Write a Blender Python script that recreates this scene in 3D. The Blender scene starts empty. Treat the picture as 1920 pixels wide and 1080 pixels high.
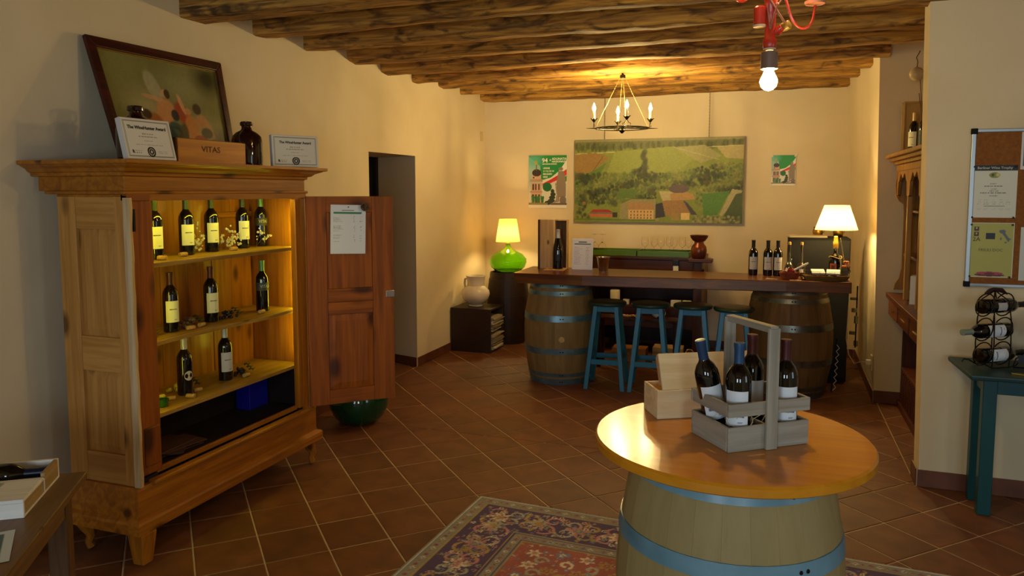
import bpy, bmesh, math, random
import numpy as np
from mathutils import Vector, Matrix, noise as mnoise
R_ = math.radians
PI = math.pi
random.seed(7)
scene = bpy.context.scene
COL = scene.collection

# ------------------------------------------------------------------ camera, world, light, exposure
cam = bpy.data.cameras.new('camera'); camo = bpy.data.objects.new('camera', cam); COL.objects.link(camo)
cam.sensor_width = 36; cam.lens = 26.25; cam.shift_y = -0.03177; cam.clip_start = 0.05
camo.location = (0, 0, 1.7); camo.rotation_euler = (R_(90 - 4.94), 0, R_(19.4))
scene.camera = camo
scene.view_settings.view_transform = 'Standard'; scene.view_settings.look = 'None'
scene.view_settings.gamma = 1; scene.view_settings.exposure = 0.0
scene.view_settings.use_curve_mapping = False
wd = bpy.data.worlds.new('world'); scene.world = wd; wd.use_nodes = True
wd.node_tree.nodes['Background'].inputs[0].default_value = (0.55, 0.72, 1, 1)
wd.node_tree.nodes['Background'].inputs[1].default_value = 0.12

def area(name, loc, size, power, col, rot):
    l = bpy.data.lights.new(name, 'AREA'); l.shape = 'RECTANGLE'; l.size, l.size_y = size
    l.energy = power; l.color = col
    o = bpy.data.objects.new(name, l); COL.objects.link(o); o.location = loc; o.rotation_euler = rot
    return o
DAY = (0.66, 0.85, 1.0)
# assumed daylight: added area lights behind the camera and at right, no window openings
area('assumed_daylight', (-0.9, -3.3, 1.55), (0.9, 1.4), 62, DAY, (R_(90), 0, R_(0)))
area('assumed_daylight', (1.6, -3.3, 1.55), (0.9, 1.4), 48, DAY, (R_(90), 0, R_(0)))
area('assumed_daylight', (3.3, 1.3, 1.5), (1.0, 1.3), 12, DAY, (R_(90), 0, R_(90)))
BULB = (1.0, 0.735, 0.30)

# ------------------------------------------------------------------ colour + materials
def S(h, k=1.0):
    h = h.lstrip('#'); v = [int(h[i:i+2], 16) / 255 for i in (0, 2, 4)]
    return tuple((c / 12.92 if c <= .04045 else ((c + .055) / 1.055) ** 2.4) * k for c in v)
MATS = {}
def nmat(name):
    m = bpy.data.materials.new(name); m.use_nodes = True
    nt = m.node_tree; return m, nt, nt.nodes['Principled BSDF']
def plain(name, col, rough=.5, metal=0, coat=0, trans=0, emit=0, ior=1.45, alpha=1):
    if name in MATS: return MATS[name]
    m, nt, b = nmat(name)
    b.inputs['Base Color'].default_value = (*col, 1); b.inputs['Roughness'].default_value = rough
    b.inputs['Metallic'].default_value = metal; b.inputs['Coat Weight'].default_value = coat
    b.inputs['Transmission Weight'].default_value = trans; b.inputs['IOR'].default_value = ior
    if emit:
        b.inputs['Emission Color'].default_value = (*col, 1); b.inputs['Emission Strength'].default_value = emit
    MATS[name] = m; return m
def mix(nt, fac, a, b):
    n = nt.nodes.new('ShaderNodeMix'); n.data_type = 'RGBA'
    if isinstance(fac, (int, float)): n.inputs[0].default_value = fac
    else: nt.links.new(fac, n.inputs[0])
    for i, v in ((6, a), (7, b)):
        if isinstance(v, tuple): n.inputs[i].default_value = (*v, 1)
        else: nt.links.new(v, n.inputs[i])
    return n.outputs[2]
def ramp(nt, src, stops):
    n = nt.nodes.new('ShaderNodeValToRGB'); nt.links.new(src, n.inputs[0]); e = n.color_ramp.elements
    while len(e) < len(stops): e.new(0.5)
    for i, (p, v) in enumerate(stops):
        e[i].position = p; e[i].color = (v, v, v, 1)
    return n.outputs[0]
def noise(nt, vec, scale, detail=3, dist=0):
    n = nt.nodes.new('ShaderNodeTexNoise'); n.inputs['Scale'].default_value = scale
    n.inputs['Detail'].default_value = detail; n.inputs['Distortion'].default_value = dist
    if vec: nt.links.new(vec, n.inputs['Vector'])
    return n.outputs[0]
def mapping(nt, scale, rnd=True, coord='Object'):
    tc = nt.nodes.new('ShaderNodeTexCoord'); mp = nt.nodes.new('ShaderNodeMapping')
    mp.inputs['Scale'].default_value = scale; nt.links.new(tc.outputs[coord], mp.inputs[0])
    if rnd:
        oi = nt.nodes.new('ShaderNodeObjectInfo'); mu = nt.nodes.new('ShaderNodeMath'); mu.operation = 'MULTIPLY'
        mu.inputs[1].default_value = 37; nt.links.new(oi.outputs['Random'], mu.inputs[0])
        nt.links.new(mu.outputs[0], mp.inputs['Location'])
    return mp.outputs[0]
def bump(nt, b, h, strength=.2, dist=.01):
    n = nt.nodes.new('ShaderNodeBump'); n.inputs['Strength'].default_value = strength
    n.inputs['Distance'].default_value = dist; nt.links.new(h, n.inputs['Height']); nt.links.new(n.outputs[0], b.inputs['Normal'])
def wood(name, base, dark, axis='z', rough=.5, scale=1.0, knots=0.0, vary=.25, coat=0, grain=.8):
    key = name + axis
    if key in MATS: return MATS[key]
    m, nt, b = nmat(key)
    st = {'x': (1.2, 22, 22), 'y': (22, 1.2, 22), 'z': (22, 22, 1.2)}[axis]
    v = mapping(nt, tuple(c * scale for c in st))
    g = noise(nt, v, 1.0, 5, 1.2); g2 = noise(nt, v, 4.0, 2, .3)
    f = ramp(nt, g, [(.38, 0), (.66, grain)])
    c = mix(nt, f, base, dark)
    f2 = ramp(nt, g2, [(.5, 0), (.75, .45)]); c = mix(nt, f2, c, dark)
    if knots:
        kt = {'x': (3.2, 6.5, 6.5), 'y': (6.5, 3.2, 6.5), 'z': (6.5, 6.5, 3.2)}[axis]
        vk = mapping(nt, kt); vo = nt.nodes.new('ShaderNodeTexVoronoi'); vo.inputs['Scale'].default_value = 1.0
        nt.links.new(vk, vo.inputs['Vector'])
        fk = ramp(nt, vo.outputs['Distance'], [(.10 * knots, .9), (.24 * knots, 0)])
        c = mix(nt, fk, c, tuple(x * .28 for x in dark))
    if vary:
        oi = nt.nodes.new('ShaderNodeObjectInfo')
        mr = nt.nodes.new('ShaderNodeMapRange'); mr.inputs[3].default_value = 1 - vary; mr.inputs[4].default_value = 1 + vary * .4
        nt.links.new(oi.outputs['Random'], mr.inputs[0])
        h = nt.nodes.new('ShaderNodeHueSaturation'); nt.links.new(mr.outputs[0], h.inputs['Value']); nt.links.new(c, h.inputs['Color'])
        c = h.outputs[0]
    nt.links.new(c, b.inputs['Base Color']); b.inputs['Roughness'].default_value = rough
    b.inputs['Coat Weight'].default_value = coat; b.inputs['Coat Roughness'].default_value = .15
    b.inputs['Specular IOR Level'].default_value = .3
    bump(nt, b, g, .15, .004)
    MATS[key] = m; return m
def mottled(name, a, c2, scale=2, rough=.8, bs=.15, bscale=40, vary=0, bd=.004, spec=.5, coord='Object', lo=.3, hi=.7):
    if name in MATS: return MATS[name]
    m, nt, b = nmat(name); v = mapping(nt, (1, 1, 1), rnd=vary > 0, coord=coord)
    f = ramp(nt, noise(nt, v, scale, 5, .4), [(lo, 0), (hi, 1)]); c = mix(nt, f, a, c2)
    if vary:
        oi = nt.nodes.new('ShaderNodeObjectInfo')
        mr = nt.nodes.new('ShaderNodeMapRange'); mr.inputs[3].default_value = 1 - vary; mr.inputs[4].default_value = 1 + vary
        nt.links.new(oi.outputs['Random'], mr.inputs[0])
        h = nt.nodes.new('ShaderNodeHueSaturation'); nt.links.new(mr.outputs[0], h.inputs['Value']); nt.links.new(c, h.inputs['Color'])
        c = h.outputs[0]
    nt.links.new(c, b.inputs['Base Color']); b.inputs['Roughness'].default_value = rough
    b.inputs['Specular IOR Level'].default_value = spec
    bump(nt, b, noise(nt, v, bscale, 4), bs, bd)
    MATS[name] = m; return m
def vcol(rough=.5, coat=0):
    key = 'printed_%g_%g' % (rough, coat)
    if key in MATS: return MATS[key]
    m, nt, b = nmat(key); a = nt.nodes.new('ShaderNodeAttribute'); a.attribute_name = 'Col'
    nt.links.new(a.outputs[0], b.inputs['Base Color']); b.inputs['Roughness'].default_value = rough
    b.inputs['Coat Weight'].default_value = coat; b.inputs['Coat Roughness'].default_value = .08
    MATS[key] = m; return m

plaster = mottled('plaster', S('#cfbd98'), S('#ddccaa'), 1.3, .9, .25, 7, bd=.012)
plaster_grey = plaster
tile_m = mottled('terracotta', S('#7d4b2a'), S('#63391f'), 7, .55, .12, 30, vary=.10, bd=.002)
mortar = mottled('mortar', S('#cdb99a'), S('#b8a080'), 20, .9)
skirt_m = mottled('skirting_terracotta', S('#6d3c24'), S('#57301c'), 7, .5, .1, 30, vary=.12)
PINE = (S('#ad6c18'), S('#83480e'))
def pine(ax='z', k=.9): return wood('pine', PINE[0], PINE[1], ax, .42, 1, k, .18, .15)
def pale_pine(ax='z'): return wood('pale_pine', S('#c08c48'), S('#a06c2e'), ax, .5, 1, 1.0, .08)
def door_pine(ax='z'): return wood('door_pine', S('#a05410'), S('#6e3408'), ax, .55, .8, 1.3, .14, 0)
def case_wood(ax='x'): return wood('case_wood', S('#ead2a4'), S('#d4b27c'), ax, .55, 1, .6, .06)
def grey_wood(ax='x'): return wood('grey_wood', S('#a8a090'), S('#88806e'), ax, .65, 1, .35, .08)
def beam_wood(ax='x'):
    key = 'beam_wood' + ax
    if key in MATS: return MATS[key]
    m, nt, b = nmat(key); st = {'x': (1.6, 26, 26), 'y': (26, 1.6, 26)}[ax]; v = mapping(nt, st); v2 = mapping(nt, {'x': (3, 9, 9), 'y': (9, 3, 9)}[ax])
    g = noise(nt, v, 1.0, 8, 1.6); g3 = noise(nt, v2, 1.6, 6, 1.0)
    c = mix(nt, ramp(nt, g, [(.36, 0), (.64, 1)]), S('#c4923c'), S('#7a4e1c'))
    c = mix(nt, ramp(nt, g3, [(.50, 0), (.68, .9)]), c, S('#3c2410'))
    nt.links.new(c, b.inputs['Base Color']); b.inputs['Roughness'].default_value = .8
    h = mix(nt, .5, g, g3); bump(nt, b, h, .7, .02); MATS[key] = m; return m
def dark_wood(ax='z'): return wood('dark_wood', S('#4a2412'), S('#2a1108'), ax, .4, 1, 0, .12, .1)
def honey(ax='x'): return wood('honey_wood', S('#d48c1c'), S('#bc740e'), ax, .30, .6, 0, .05, .3, .5)
def counter_wood(ax='x'): return wood('counter_wood', S('#744216'), S('#4a260a'), ax, .34, .6, .3, .05, .2)
iron = plain('black_iron', S('#1b1613'), .45, .6)
hoop_m = mottled('galvanised_hoop', S('#7fa0ac'), S('#5d7680'), 9, .38, .05, 30)
hoop_m.node_tree.nodes['Principled BSDF'].inputs['Metallic'].default_value = .65
black_plastic = plain('black_plastic', S('#040404'), .85)
brass = plain('brass', S('#b08a3a'), .3, 1)
steel = plain('steel', S('#b8b4ae'), .18, 1)
paper = plain('paper', S('#e6e2d8'), .7)
paper_blue = plain('white_label', S('#dfe3e6'), .6)
cream_label = plain('cream_label', S('#e6e3b4'), .6)
ink = plain('ink', S('#2a2622'), .6)
glass_dark = plain('dark_bottle_glass', S('#070605'), .06, 0, .5)
cork_m = mottled('cork', S('#c49a55'), S('#9c7334'), 60, .8)
clear_glass = plain('clear_glass', (1, 1, 1), .02, 0, 0, 1, ior=1.3)

# ------------------------------------------------------------------ mesh building
class MB:
    def __init__(s): s.v = []; s.f = []; s.sm = []
    def add(s, vs, fs, smooth=False, M=None):
        o = len(s.v)
        s.v += [tuple(M @ Vector(p)) if M is not None else tuple(p) for p in vs]
        s.f += [tuple(i + o for i in f) for f in fs]; s.sm += [smooth] * len(fs); return s
    def box(s, x0, x1, y0, y1, z0, z1, M=None):
        return s.add([(x0,y0,z0),(x1,y0,z0),(x1,y1,z0),(x0,y1,z0),(x0,y0,z1),(x1,y0,z1),(x1,y1,z1),(x0,y1,z1)],
                     [(0,3,2,1),(4,5,6,7),(0,1,5,4),(1,2,6,5),(2,3,7,6),(3,0,4,7)], M=M)
    def hexa(s, b, t):      # 4 bottom points, 4 top points, both counter-clockwise from above
        return s.add(list(b) + list(t), [(0,3,2,1),(4,5,6,7),(0,1,5,4),(1,2,6,5),(2,3,7,6),(3,0,4,7)])
    def prism(s, poly, z0, z1, M=None):
        n = len(poly); vs = [(x, y, z0) for x, y in poly] + [(x, y, z1) for x, y in poly]
        fs = [tuple(range(n))[::-1], tuple(range(n, 2 * n))] + [(i, (i+1) % n, n + (i+1) % n, n + i) for i in range(n)]
        return s.add(vs, fs, M=M)
    def lathe(s, prof, n=20, M=None, cap=True):
        vs = []; fs = []
        for r, z in prof:
            for k in range(n):
                a = 2 * PI * k / n; vs.append((r * math.cos(a), r * math.sin(a), z))
        m = len(prof)
        for j in range(m - 1):
            for k in range(n):
                a = j * n + k; b = j * n + (k + 1) % n
                fs.append((a, b, b + n, a + n))
        if cap:
            if prof[0][0] > 1e-5: fs.append(tuple(range(n))[::-1])
            if prof[-1][0] > 1e-5: fs.append(tuple((m - 1) * n + k for k in range(n)))
        return s.add(vs, fs, True, M)
    def tube(s, pts, r, n=6, closed=False):
        pts = [Vector(p) for p in pts]; L = len(pts); vs = []; fs = []; prev = None
        for i, p in enumerate(pts):
            if closed: d = pts[(i + 1) % L] - pts[i - 1]
            else: d = pts[min(i + 1, L - 1)] - pts[max(i - 1, 0)]
            d.normalize()
            if prev is None:
                u = d.orthogonal().normalized()
            else:
                u = prev - d * prev.dot(d)
                u = u.normalized() if u.length > 1e-6 else d.orthogonal().normalized()
            prev = u; w = d.cross(u); rr = r[i] if isinstance(r, (list, tuple)) else r
            for k in range(n):
                a = 2 * PI * k / n; vs.append(tuple(p + (u * math.cos(a) + w * math.sin(a)) * rr))
        for i in range(L if closed else L - 1):
            j = (i + 1) % L
            for k in range(n): fs.append((i*n+k, i*n+(k+1) % n, j*n+(k+1) % n, j*n+k))
        if not closed: fs += [tuple(range(n))[::-1], tuple((L-1)*n+k for k in range(n))]
        return s.add(vs, fs, True)
    def ball(s, c, r, n=10, m=6, sc=(1, 1, 1)):
        prof = [(max(math.sin(PI * j / m), 0) * r, -math.cos(PI * j / m) * r) for j in range(m + 1)]
        prof[0] = (r * .02, -r); prof[-1] = (r * .02, r)
        return s.lathe(prof, n, Matrix.Translation(c) @ Matrix.Diagonal((*sc, 1)))
    def mesh(s, name, off=(0, 0, 0)):
        me = bpy.data.meshes.new(name)
        me.from_pydata([(x - off[0], y - off[1], z - off[2]) for x, y, z in s.v], [], s.f)
        me.polygons.foreach_set('use_smooth', s.sm); me.update()
        if any(s.sm): me.set_sharp_from_angle(angle=R_(40))
        return me
    def build(s, name, mat, parent=None, world=False, bevel=0, loc=None, rot=None):
        off = parent.location if (world and parent) else (0, 0, 0)
        me = s.mesh(name, off); me.materials.append(mat)
        return link(name, me, parent, loc, rot, bevel)
def link(name, me, parent=None, loc=None, rot=None, bevel=0):
    o = bpy.data.objects.new(name, me); COL.objects.link(o)
    if parent: o.parent = parent
    if loc: o.location = loc
    if rot: o.rotation_euler = rot
    if bevel:
        b = o.modifiers.new('bevel', 'BEVEL'); b.width = bevel; b.segments = 2; b.limit_method = 'ANGLE'
        b.angle_limit = R_(50)
    return o
def tag(o, label=None, cat=None, group=None, kind=None):
    for k, v in (('label', label), ('category', cat), ('group', group), ('kind', kind)):
        if v: o[k] = v
    return o
def thing(name, label, cat, loc=(0, 0, 0), rz=0, group=None, rot=None):
    o = bpy.data.objects.new(name, None); COL.objects.link(o); o.empty_display_size = .1
    o.location = loc; o.rotation_euler = rot if rot else (0, 0, rz)
    return tag(o, label, cat, group)
def struct(name, mb, mat, bevel=0):
    return tag(mb.build(name, mat, bevel=bevel), kind='structure')
def bx(name, b, mat, parent, bevel=.003, world=True):
    return MB().box(*b).build(name, mat, parent, world=world, bevel=bevel)
def rotm(rx=0, ry=0, rz=0): return Matrix.Rotation(rz, 4, 'Z') @ Matrix.Rotation(ry, 4, 'Y') @ Matrix.Rotation(rx, 4, 'X')
def text(s, size, mat, parent, loc, rot, name='lettering', bold=0, align='CENTER', sx=1, bend=None):
    cu = bpy.data.curves.new('t', 'FONT'); cu.body = s; cu.size = size; cu.align_x = align; cu.align_y = 'CENTER'
    cu.offset = bold; cu.resolution_u = 2; cu.extrude = .0003
    o = bpy.data.objects.new('t', cu); COL.objects.link(o)
    dg = bpy.context.evaluated_depsgraph_get(); me = bpy.data.meshes.new_from_object(o.evaluated_get(dg))
    bpy.data.objects.remove(o)
    if sx != 1 or bend:
        for v in me.vertices:
            v.co.x *= sx
            if bend:    # wrap round a cylinder of radius bend, text upright in z, facing -y
                a = v.co.x / bend; z = v.co.y; rr = bend + v.co.z
                v.co = (rr * math.sin(a), -rr * math.cos(a), z)
    me.materials.clear(); me.materials.append(mat)
    return link(name, me, parent, loc, rot)

# ------------------------------------------------------------------ painting flat prints on a fine vertex grid
class Paint:
    def __init__(s, w, h, col):
        s.w, s.h = w, h; s.a = np.zeros((h, w, 3)); s.a[:] = col
        s.U, s.V = np.meshgrid(np.linspace(0, 1, w), np.linspace(0, 1, h)); s.rng = np.random.RandomState(3)
    def blend(s, mask, col, al=1.0):
        m = (mask * al)[..., None]; s.a = s.a * (1 - m) + np.array(col) * m; return s
    def rect(s, u0, v0, u1, v1, col, al=1): return s.blend(((s.U >= u0) & (s.U <= u1) & (s.V >= v0) & (s.V <= v1)).astype(float), col, al)
    def ell(s, cu, cv, ru, rv, col, rot=0, al=1, soft=0):
        R = max(ru, rv) * 1.02 if rot else None; a, b = (R, R) if rot else (ru * 1.02, rv * 1.02)
        i0, i1 = max(int((cu - a) * (s.w - 1)), 0), min(int((cu + a) * (s.w - 1)) + 2, s.w); j0, j1 = max(int((cv - b) * (s.h - 1)), 0), min(int((cv + b) * (s.h - 1)) + 2, s.h)
        if i0 >= i1 or j0 >= j1: return s
        du, dv = s.U[j0:j1, i0:i1] - cu, s.V[j0:j1, i0:i1] - cv; c, n = math.cos(rot), math.sin(rot)
        d = ((du * c + dv * n) / ru) ** 2 + ((-du * n + dv * c) / rv) ** 2
        m = ((d < 1).astype(float) if not soft else np.clip((1 - np.sqrt(d)) / soft, 0, 1))[..., None] * al
        s.a[j0:j1, i0:i1] = s.a[j0:j1, i0:i1] * (1 - m) + np.array(col) * m; return s
    def poly(s, pts, col, al=1):
        ins = np.zeros_like(s.U, bool); n = len(pts)
        for i in range(n):
            (x0, y0), (x1, y1) = pts[i], pts[(i + 1) % n]
            if y0 == y1: continue
            c = ((y0 > s.V) != (y1 > s.V)) & (s.U < (x1 - x0) * (s.V - y0) / (y1 - y0) + x0); ins ^= c
        return s.blend(ins.astype(float), col, al)
    def line(s, u0, v0, u1, v1, wd, col, al=1):
        du, dv = u1 - u0, v1 - v0; L = du * du + dv * dv
        t = np.clip(((s.U - u0) * du + (s.V - v0) * dv) / L, 0, 1)
        asp = s.h / s.w
        d = np.hypot(s.U - u0 - t * du, (s.V - v0 - t * dv) * asp); return s.blend((d < wd).astype(float), col, al)
    def noise(s, nu, nv):
        g = s.rng.rand(nv + 2, nu + 2); x = s.U * nu; y = s.V * nv; i = x.astype(int); j = y.astype(int); fx = x - i; fy = y - j
        return (g[j, i]*(1-fx)*(1-fy) + g[j, i+1]*fx*(1-fy) + g[j+1, i]*(1-fx)*fy + g[j+1, i+1]*fx*fy)
    def grain(s, nu, nv, amt):
        s.a *= (1 + (s.noise(nu, nv)[..., None] - .5) * 2 * amt); return s
    def build(s, name, W, H, parent, loc=(0, 0, 0), rot=(0, 0, 0), rough=.5, coat=0, corners=None):
        """upright sheet facing -y, or through four corners (top left, top right, bottom right, bottom left)"""
        U, V = s.U.ravel(), s.V.ravel()
        if corners:
            tl, tr, br, bl = [np.array(c) for c in corners]
            P = (tl[None] * ((1-U)*(1-V))[:, None] + tr[None] * (U*(1-V))[:, None] + br[None] * (U*V)[:, None] + bl[None] * ((1-U)*V)[:, None])
        else: P = np.stack([(U - .5) * W, U * 0, (.5 - V) * H], 1)
        w, h = s.w, s.h; idx = np.arange(w * h).reshape(h, w)
        F = np.stack([idx[1:, :-1], idx[1:, 1:], idx[:-1, 1:], idx[:-1, :-1]], -1).reshape(-1, 4)
        me = bpy.data.meshes.new(name); me.vertices.add(len(P)); me.vertices.foreach_set('co', P.ravel().astype(np.float32))
        me.loops.add(F.size); me.loops.foreach_set('vertex_index', F.ravel().astype(np.int32))
        me.polygons.add(len(F)); me.polygons.foreach_set('loop_start', np.arange(0, F.size, 4, dtype=np.int32))
        me.update(calc_edges=True); me.validate()
        ca = me.color_attributes.new('Col', 'FLOAT_COLOR', 'POINT')
        rgba = np.ones((len(P), 4), np.float32); rgba[:, :3] = np.clip(s.a, 0, 1).reshape(-1, 3)
        ca.data.foreach_set('color', rgba.ravel()); me.materials.append(vcol(rough, coat))
        return link(name, me, parent, loc, rot)
def scribbles(p, u0, v0, u1, v1, rows, col, rng, fill=.7, th=.4, al=.8):
    for i in range(rows):
        v = v0 + (v1 - v0) * (i + .5) / rows; u = u0; hh = (v1 - v0) / rows * th / 2; end = u0 + (u1 - u0) * (fill + (1 - fill) * rng.random())
        while u < end:
            w = (.03 + .08 * rng.random()) * (u1 - u0) * 1.5; p.rect(u, v - hh, min(u + w, end), v + hh, col, al); u += w + .015

# ================================================================== THE ROOM
def clip(poly, a, b, c):       # keep the side a*x+b*y<=c
    out = []; n = len(poly)
    for i in range(n):
        p, q = poly[i], poly[(i + 1) % n]; dp = a*p[0]+b*p[1]-c; dq = a*q[0]+b*q[1]-c
        if dp <= 0: out.append(p)
        if (dp < 0 < dq) or (dq < 0 < dp):
            t = dp / (dp - dq); out.append((p[0] + (q[0]-p[0])*t, p[1] + (q[1]-p[1])*t))
    return out
def area2(p): return abs(sum(p[i][0]*p[(i+1) % len(p)][1] - p[(i+1) % len(p)][0]*p[i][1] for i in range(len(p)))) / 2
XL, YB, XR, YP, YS = -3.24, 8.25, .79, 4.73, 6.54
floor = struct('floor', MB().box(-3.9, 3.5, -3.5, 8.6, -.12, -.0035), mortar)
def build_tiles():
    su, sv, u0, v0, g = .2915, .3072, .699, 3.142, .0036; q = math.sqrt(.5); res = []
    regions = [([(-3.24, .2), (3.4, .2), (3.4, YP), (-3.24, YP)]), ([(-3.24, YP), (.815, YP), (.815, YB), (-3.24, YB)]),
               ([(.815, YP + .15), (1.5, YP + .15), (1.5, YS), (.815, YS)]), ([(-3.8, 5.57), (-3.24, 5.57), (-3.24, 6.43), (-3.8, 6.5)])]
    for iu in range(-22, 34):
        for iv in range(-14, 32):
            a0, a1 = u0 + iu*su + g, u0 + (iu+1)*su - g; b0, b1 = v0 + iv*sv + g, v0 + (iv+1)*sv - g
            tw = R_(.9)
            pts = []
            for u, v in ((a0, b0), (a1, b0), (a1, b1), (a0, b1)):
                x, y = (u - v) * q, (u + v) * q
                dx, dy = x + 2, y - 3.4; x, y = x + dy * math.sin(tw) * 1, y - dx * math.sin(tw) * 0
                pts.append((x, y))
            for rg in regions:
                p = list(pts); n = len(rg)
                for i in range(n):
                    (x0, y0), (x1, y1) = rg[i], rg[(i+1) % n]; nx, ny = y1 - y0, -(x1 - x0); L = math.hypot(nx, ny)
                    p = clip(p, nx/L, ny/L, (nx*x0 + ny*y0)/L - .003)
                    if len(p) < 3: break
                if len(p) >= 3 and area2(p) > .0004: res.append(p)
    def key(p):
        cx = sum(a for a, _ in p)/len(p); cy = sum(b for _, b in p)/len(p)
        az = math.degrees(math.atan2(cx, cy)) + 19.4
        return math.hypot(cx, cy) + (0 if (abs(az) < 37 and cy > 1.2) else 100)
    res.sort(key=key)
    rest = MB()
    for i, p in enumerate(res):
        cx = sum(a for a, _ in p)/len(p); cy = sum(b for _, b in p)/len(p); n = len(p)
        dz = random.uniform(-.0012, .0006)
        vs = [(x, y, -.008) for x, y in p] + [(x, y, -.0022 + dz) for x, y in p] + [(cx + (x-cx)*.975, cy + (y-cy)*.975, dz) for x, y in p]
        fs = [tuple(range(2*n, 3*n))] + [(k, (k+1) % n, n+(k+1) % n, n+k) for k in range(n)] + [(n+k, n+(k+1) % n, 2*n+(k+1) % n, 2*n+k) for k in range(n)]
        if i < 300:
            m = MB(); m.add([(a-cx, b-cy, c) for a, b, c in vs], fs); m.build('tile', tile_m, floor, loc=(cx, cy, 0))
        else: rest.add(vs, fs)
    o = rest.build('floor_tiles', tile_m, floor); o['kind'] = 'stuff'
build_tiles()

# left wall with the door niche
w = MB()
w.box(-3.9, XL, -3.5, 5.57, 0, 3.2)
w.hexa([(-3.9, 6.62, 0), (XL, 6.43, 0), (XL, 8.6, 0), (-3.9, 8.6, 0)], [(-3.9, 6.62, 3.2), (XL, 6.43, 3.2), (XL, 8.6, 3.2), (-3.9, 8.6, 3.2)])
w.box(-3.9, XL, 5.57, 6.43, 2.03, 3.2); w.box(-3.9, XL-.2, 6.43, 6.6, 2.03, 3.2)
struct('wall_left', w, plaster)
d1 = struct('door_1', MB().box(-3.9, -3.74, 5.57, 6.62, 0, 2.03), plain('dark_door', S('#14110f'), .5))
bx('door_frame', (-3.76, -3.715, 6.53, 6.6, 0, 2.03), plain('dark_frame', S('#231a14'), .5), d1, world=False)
struct('wall_back', MB().box(-3.9, 3.5, YB, 8.6, 0, 3.2), plaster)
# right side: a short wall that steps back into a recess, both a little out of plumb
w = MB(); w.hexa([(XR, YS, 0), (1.6, YS, 0), (1.6, 8.6, 0), (XR+.02, 8.6, 0)], [(XR-.065, YS, 3.2), (1.6, YS, 3.2), (1.6, 8.6, 3.2), (XR-.2, 8.6, 3.2)])
struct('wall_right', w, plaster)
struct('wall_recess', MB().box(1.5, 1.9, 4.88, YS, 0, 3.2), plaster)
w = MB(); w.hexa([(.825, YP, 0), (3.5, YP, 0), (3.5, YP+.16, 0), (.825, YP+.16, 0)], [(.762, YP, 3.2), (3.5, YP, 3.2), (3.5, YP+.16, 3.2), (.762, YP+.16, 3.2)])
struct('wall_partition', w, plaster)
struct('wall_near_right', MB().box(3.4, 3.6, -3.5, YP, 0, 3.2), plaster)
struct('wall_front', MB().box(-3.9, 3.6, -3.7, -3.4, 0, 3.2), plaster)

def skirting(name, pts, h=.088):
    base = MB(); (x0, y0), (x1, y1) = pts; d = Vector((x1-x0, y1-y0, 0)); L = d.length; d.normalize(); nrm = Vector((d.y, -d.x, 0))
    ang = math.atan2(d.y, d.x); M = Matrix.Translation((x0, y0, 0)) @ Matrix.Rotation(ang, 4, 'Z')
    o = struct(name, MB().box(0, L, -.005, 0, 0, h - .002, M=M), mortar)
    x = 0
    while x < L - .02:
        w_ = min(.31, L - x); MB().box(x + .0015, x + w_ - .0015, -.011, -.0052, .001, h, M=M).build('skirting_tile', skirt_m, o, bevel=.0015); x += w_
skirting('baseboard_left_near', ((XL, 5.57), (XL, .3))[::-1] if False else ((XL, .3), (XL, 5.57)))
skirting('baseboard_left', ((XL, 6.43), (XL, 8.25)))
skirting('baseboard_niche', ((-3.74, 6.573), (XL, 6.43)))
skirting('baseboard_back', ((XL, YB), (XR, YB)))
skirting('baseboard_right', ((XR+.02, YB), (XR, YS)))
skirting('baseboard_recess', ((XR-.005, YS), (1.0, YS)), .1)
skirting('baseboard_partition', ((.815, YP), (3.4, YP)), .1)
skirting('baseboard_jamb', ((.818, YP+.16), (.818, YP)), .1)

# ceiling boards and hewn beams
ceil = struct('ceiling', MB().box(-3.9, 3.6, -3.7, 8.6, 2.9, 3.1), beam_wood('y'))
def beam(y0, w_, z0, h, x1, seed, x0=XL - .1, square=False):
    m = MB(); n = 70; cs = []; k = 16
    for j in range(k):
        a = 2*PI*j/k + PI/k; e = .34 if not square else .16
        c, s_ = math.cos(a), math.sin(a)
        cs.append((math.copysign(abs(c)**e, c) * w_/2, math.copysign(abs(s_)**e, s_) * h/2))
    vs = []
    for i in range(n + 1):
        x = x0 + (x1 - x0) * i / n; bend = .012 * math.sin(x * .9 + seed * 2)
        for j, (yy, zz) in enumerate(cs):
            q = Vector((x * .9, yy * 7 + seed * 9, zz * 7)); d = mnoise.noise(q) * (.02 if not square else .006) + mnoise.noise(Vector((x*7, yy*30+seed, zz*30))) * .007
            f = 1 + d / (w_ * .5); vs.append((x, y0 + w_/2 + yy * f + bend, z0 + h/2 + zz * f + bend * .5))
    fs = [(i*k+j, i*k+(j+1) % k, (i+1)*k+(j+1) % k, (i+1)*k+j) for i in range(n) for j in range(k)]
    fs += [tuple(range(k))[::-1], tuple(n*k+j for j in range(k))]
    m.add(vs, fs, True); return m.build('beam', beam_wood('x'), ceil)
BZ = [(8.09, 2.735), (7.52, 2.745), (6.94, 2.745), (6.37, 2.715), (5.80, 2.715), (5.235, 2.72), (4.675, 2.72), (4.13, 2.72)]
for i, (y, z) in enumerate(BZ):
    x1 = XR - .02 if y > 6.6 else (XR + .0 if y > 6.3 else (1.5 if y > 4.9 else (.9 if y > 4.6 else 3.4)))
    beam(y, .17, z, 2.92 - z, x1, i)
beam(3.86, .16, 2.77, .16, 3.4, 9); beam(3.50, .21, 2.695, .22, 3.4, 10, square=True)
for i, y in enumerate((2.9, 2.3, 1.7, 1.1, .5)): beam(y, .17, 2.72, .2, 3.4, 11 + i)

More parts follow.
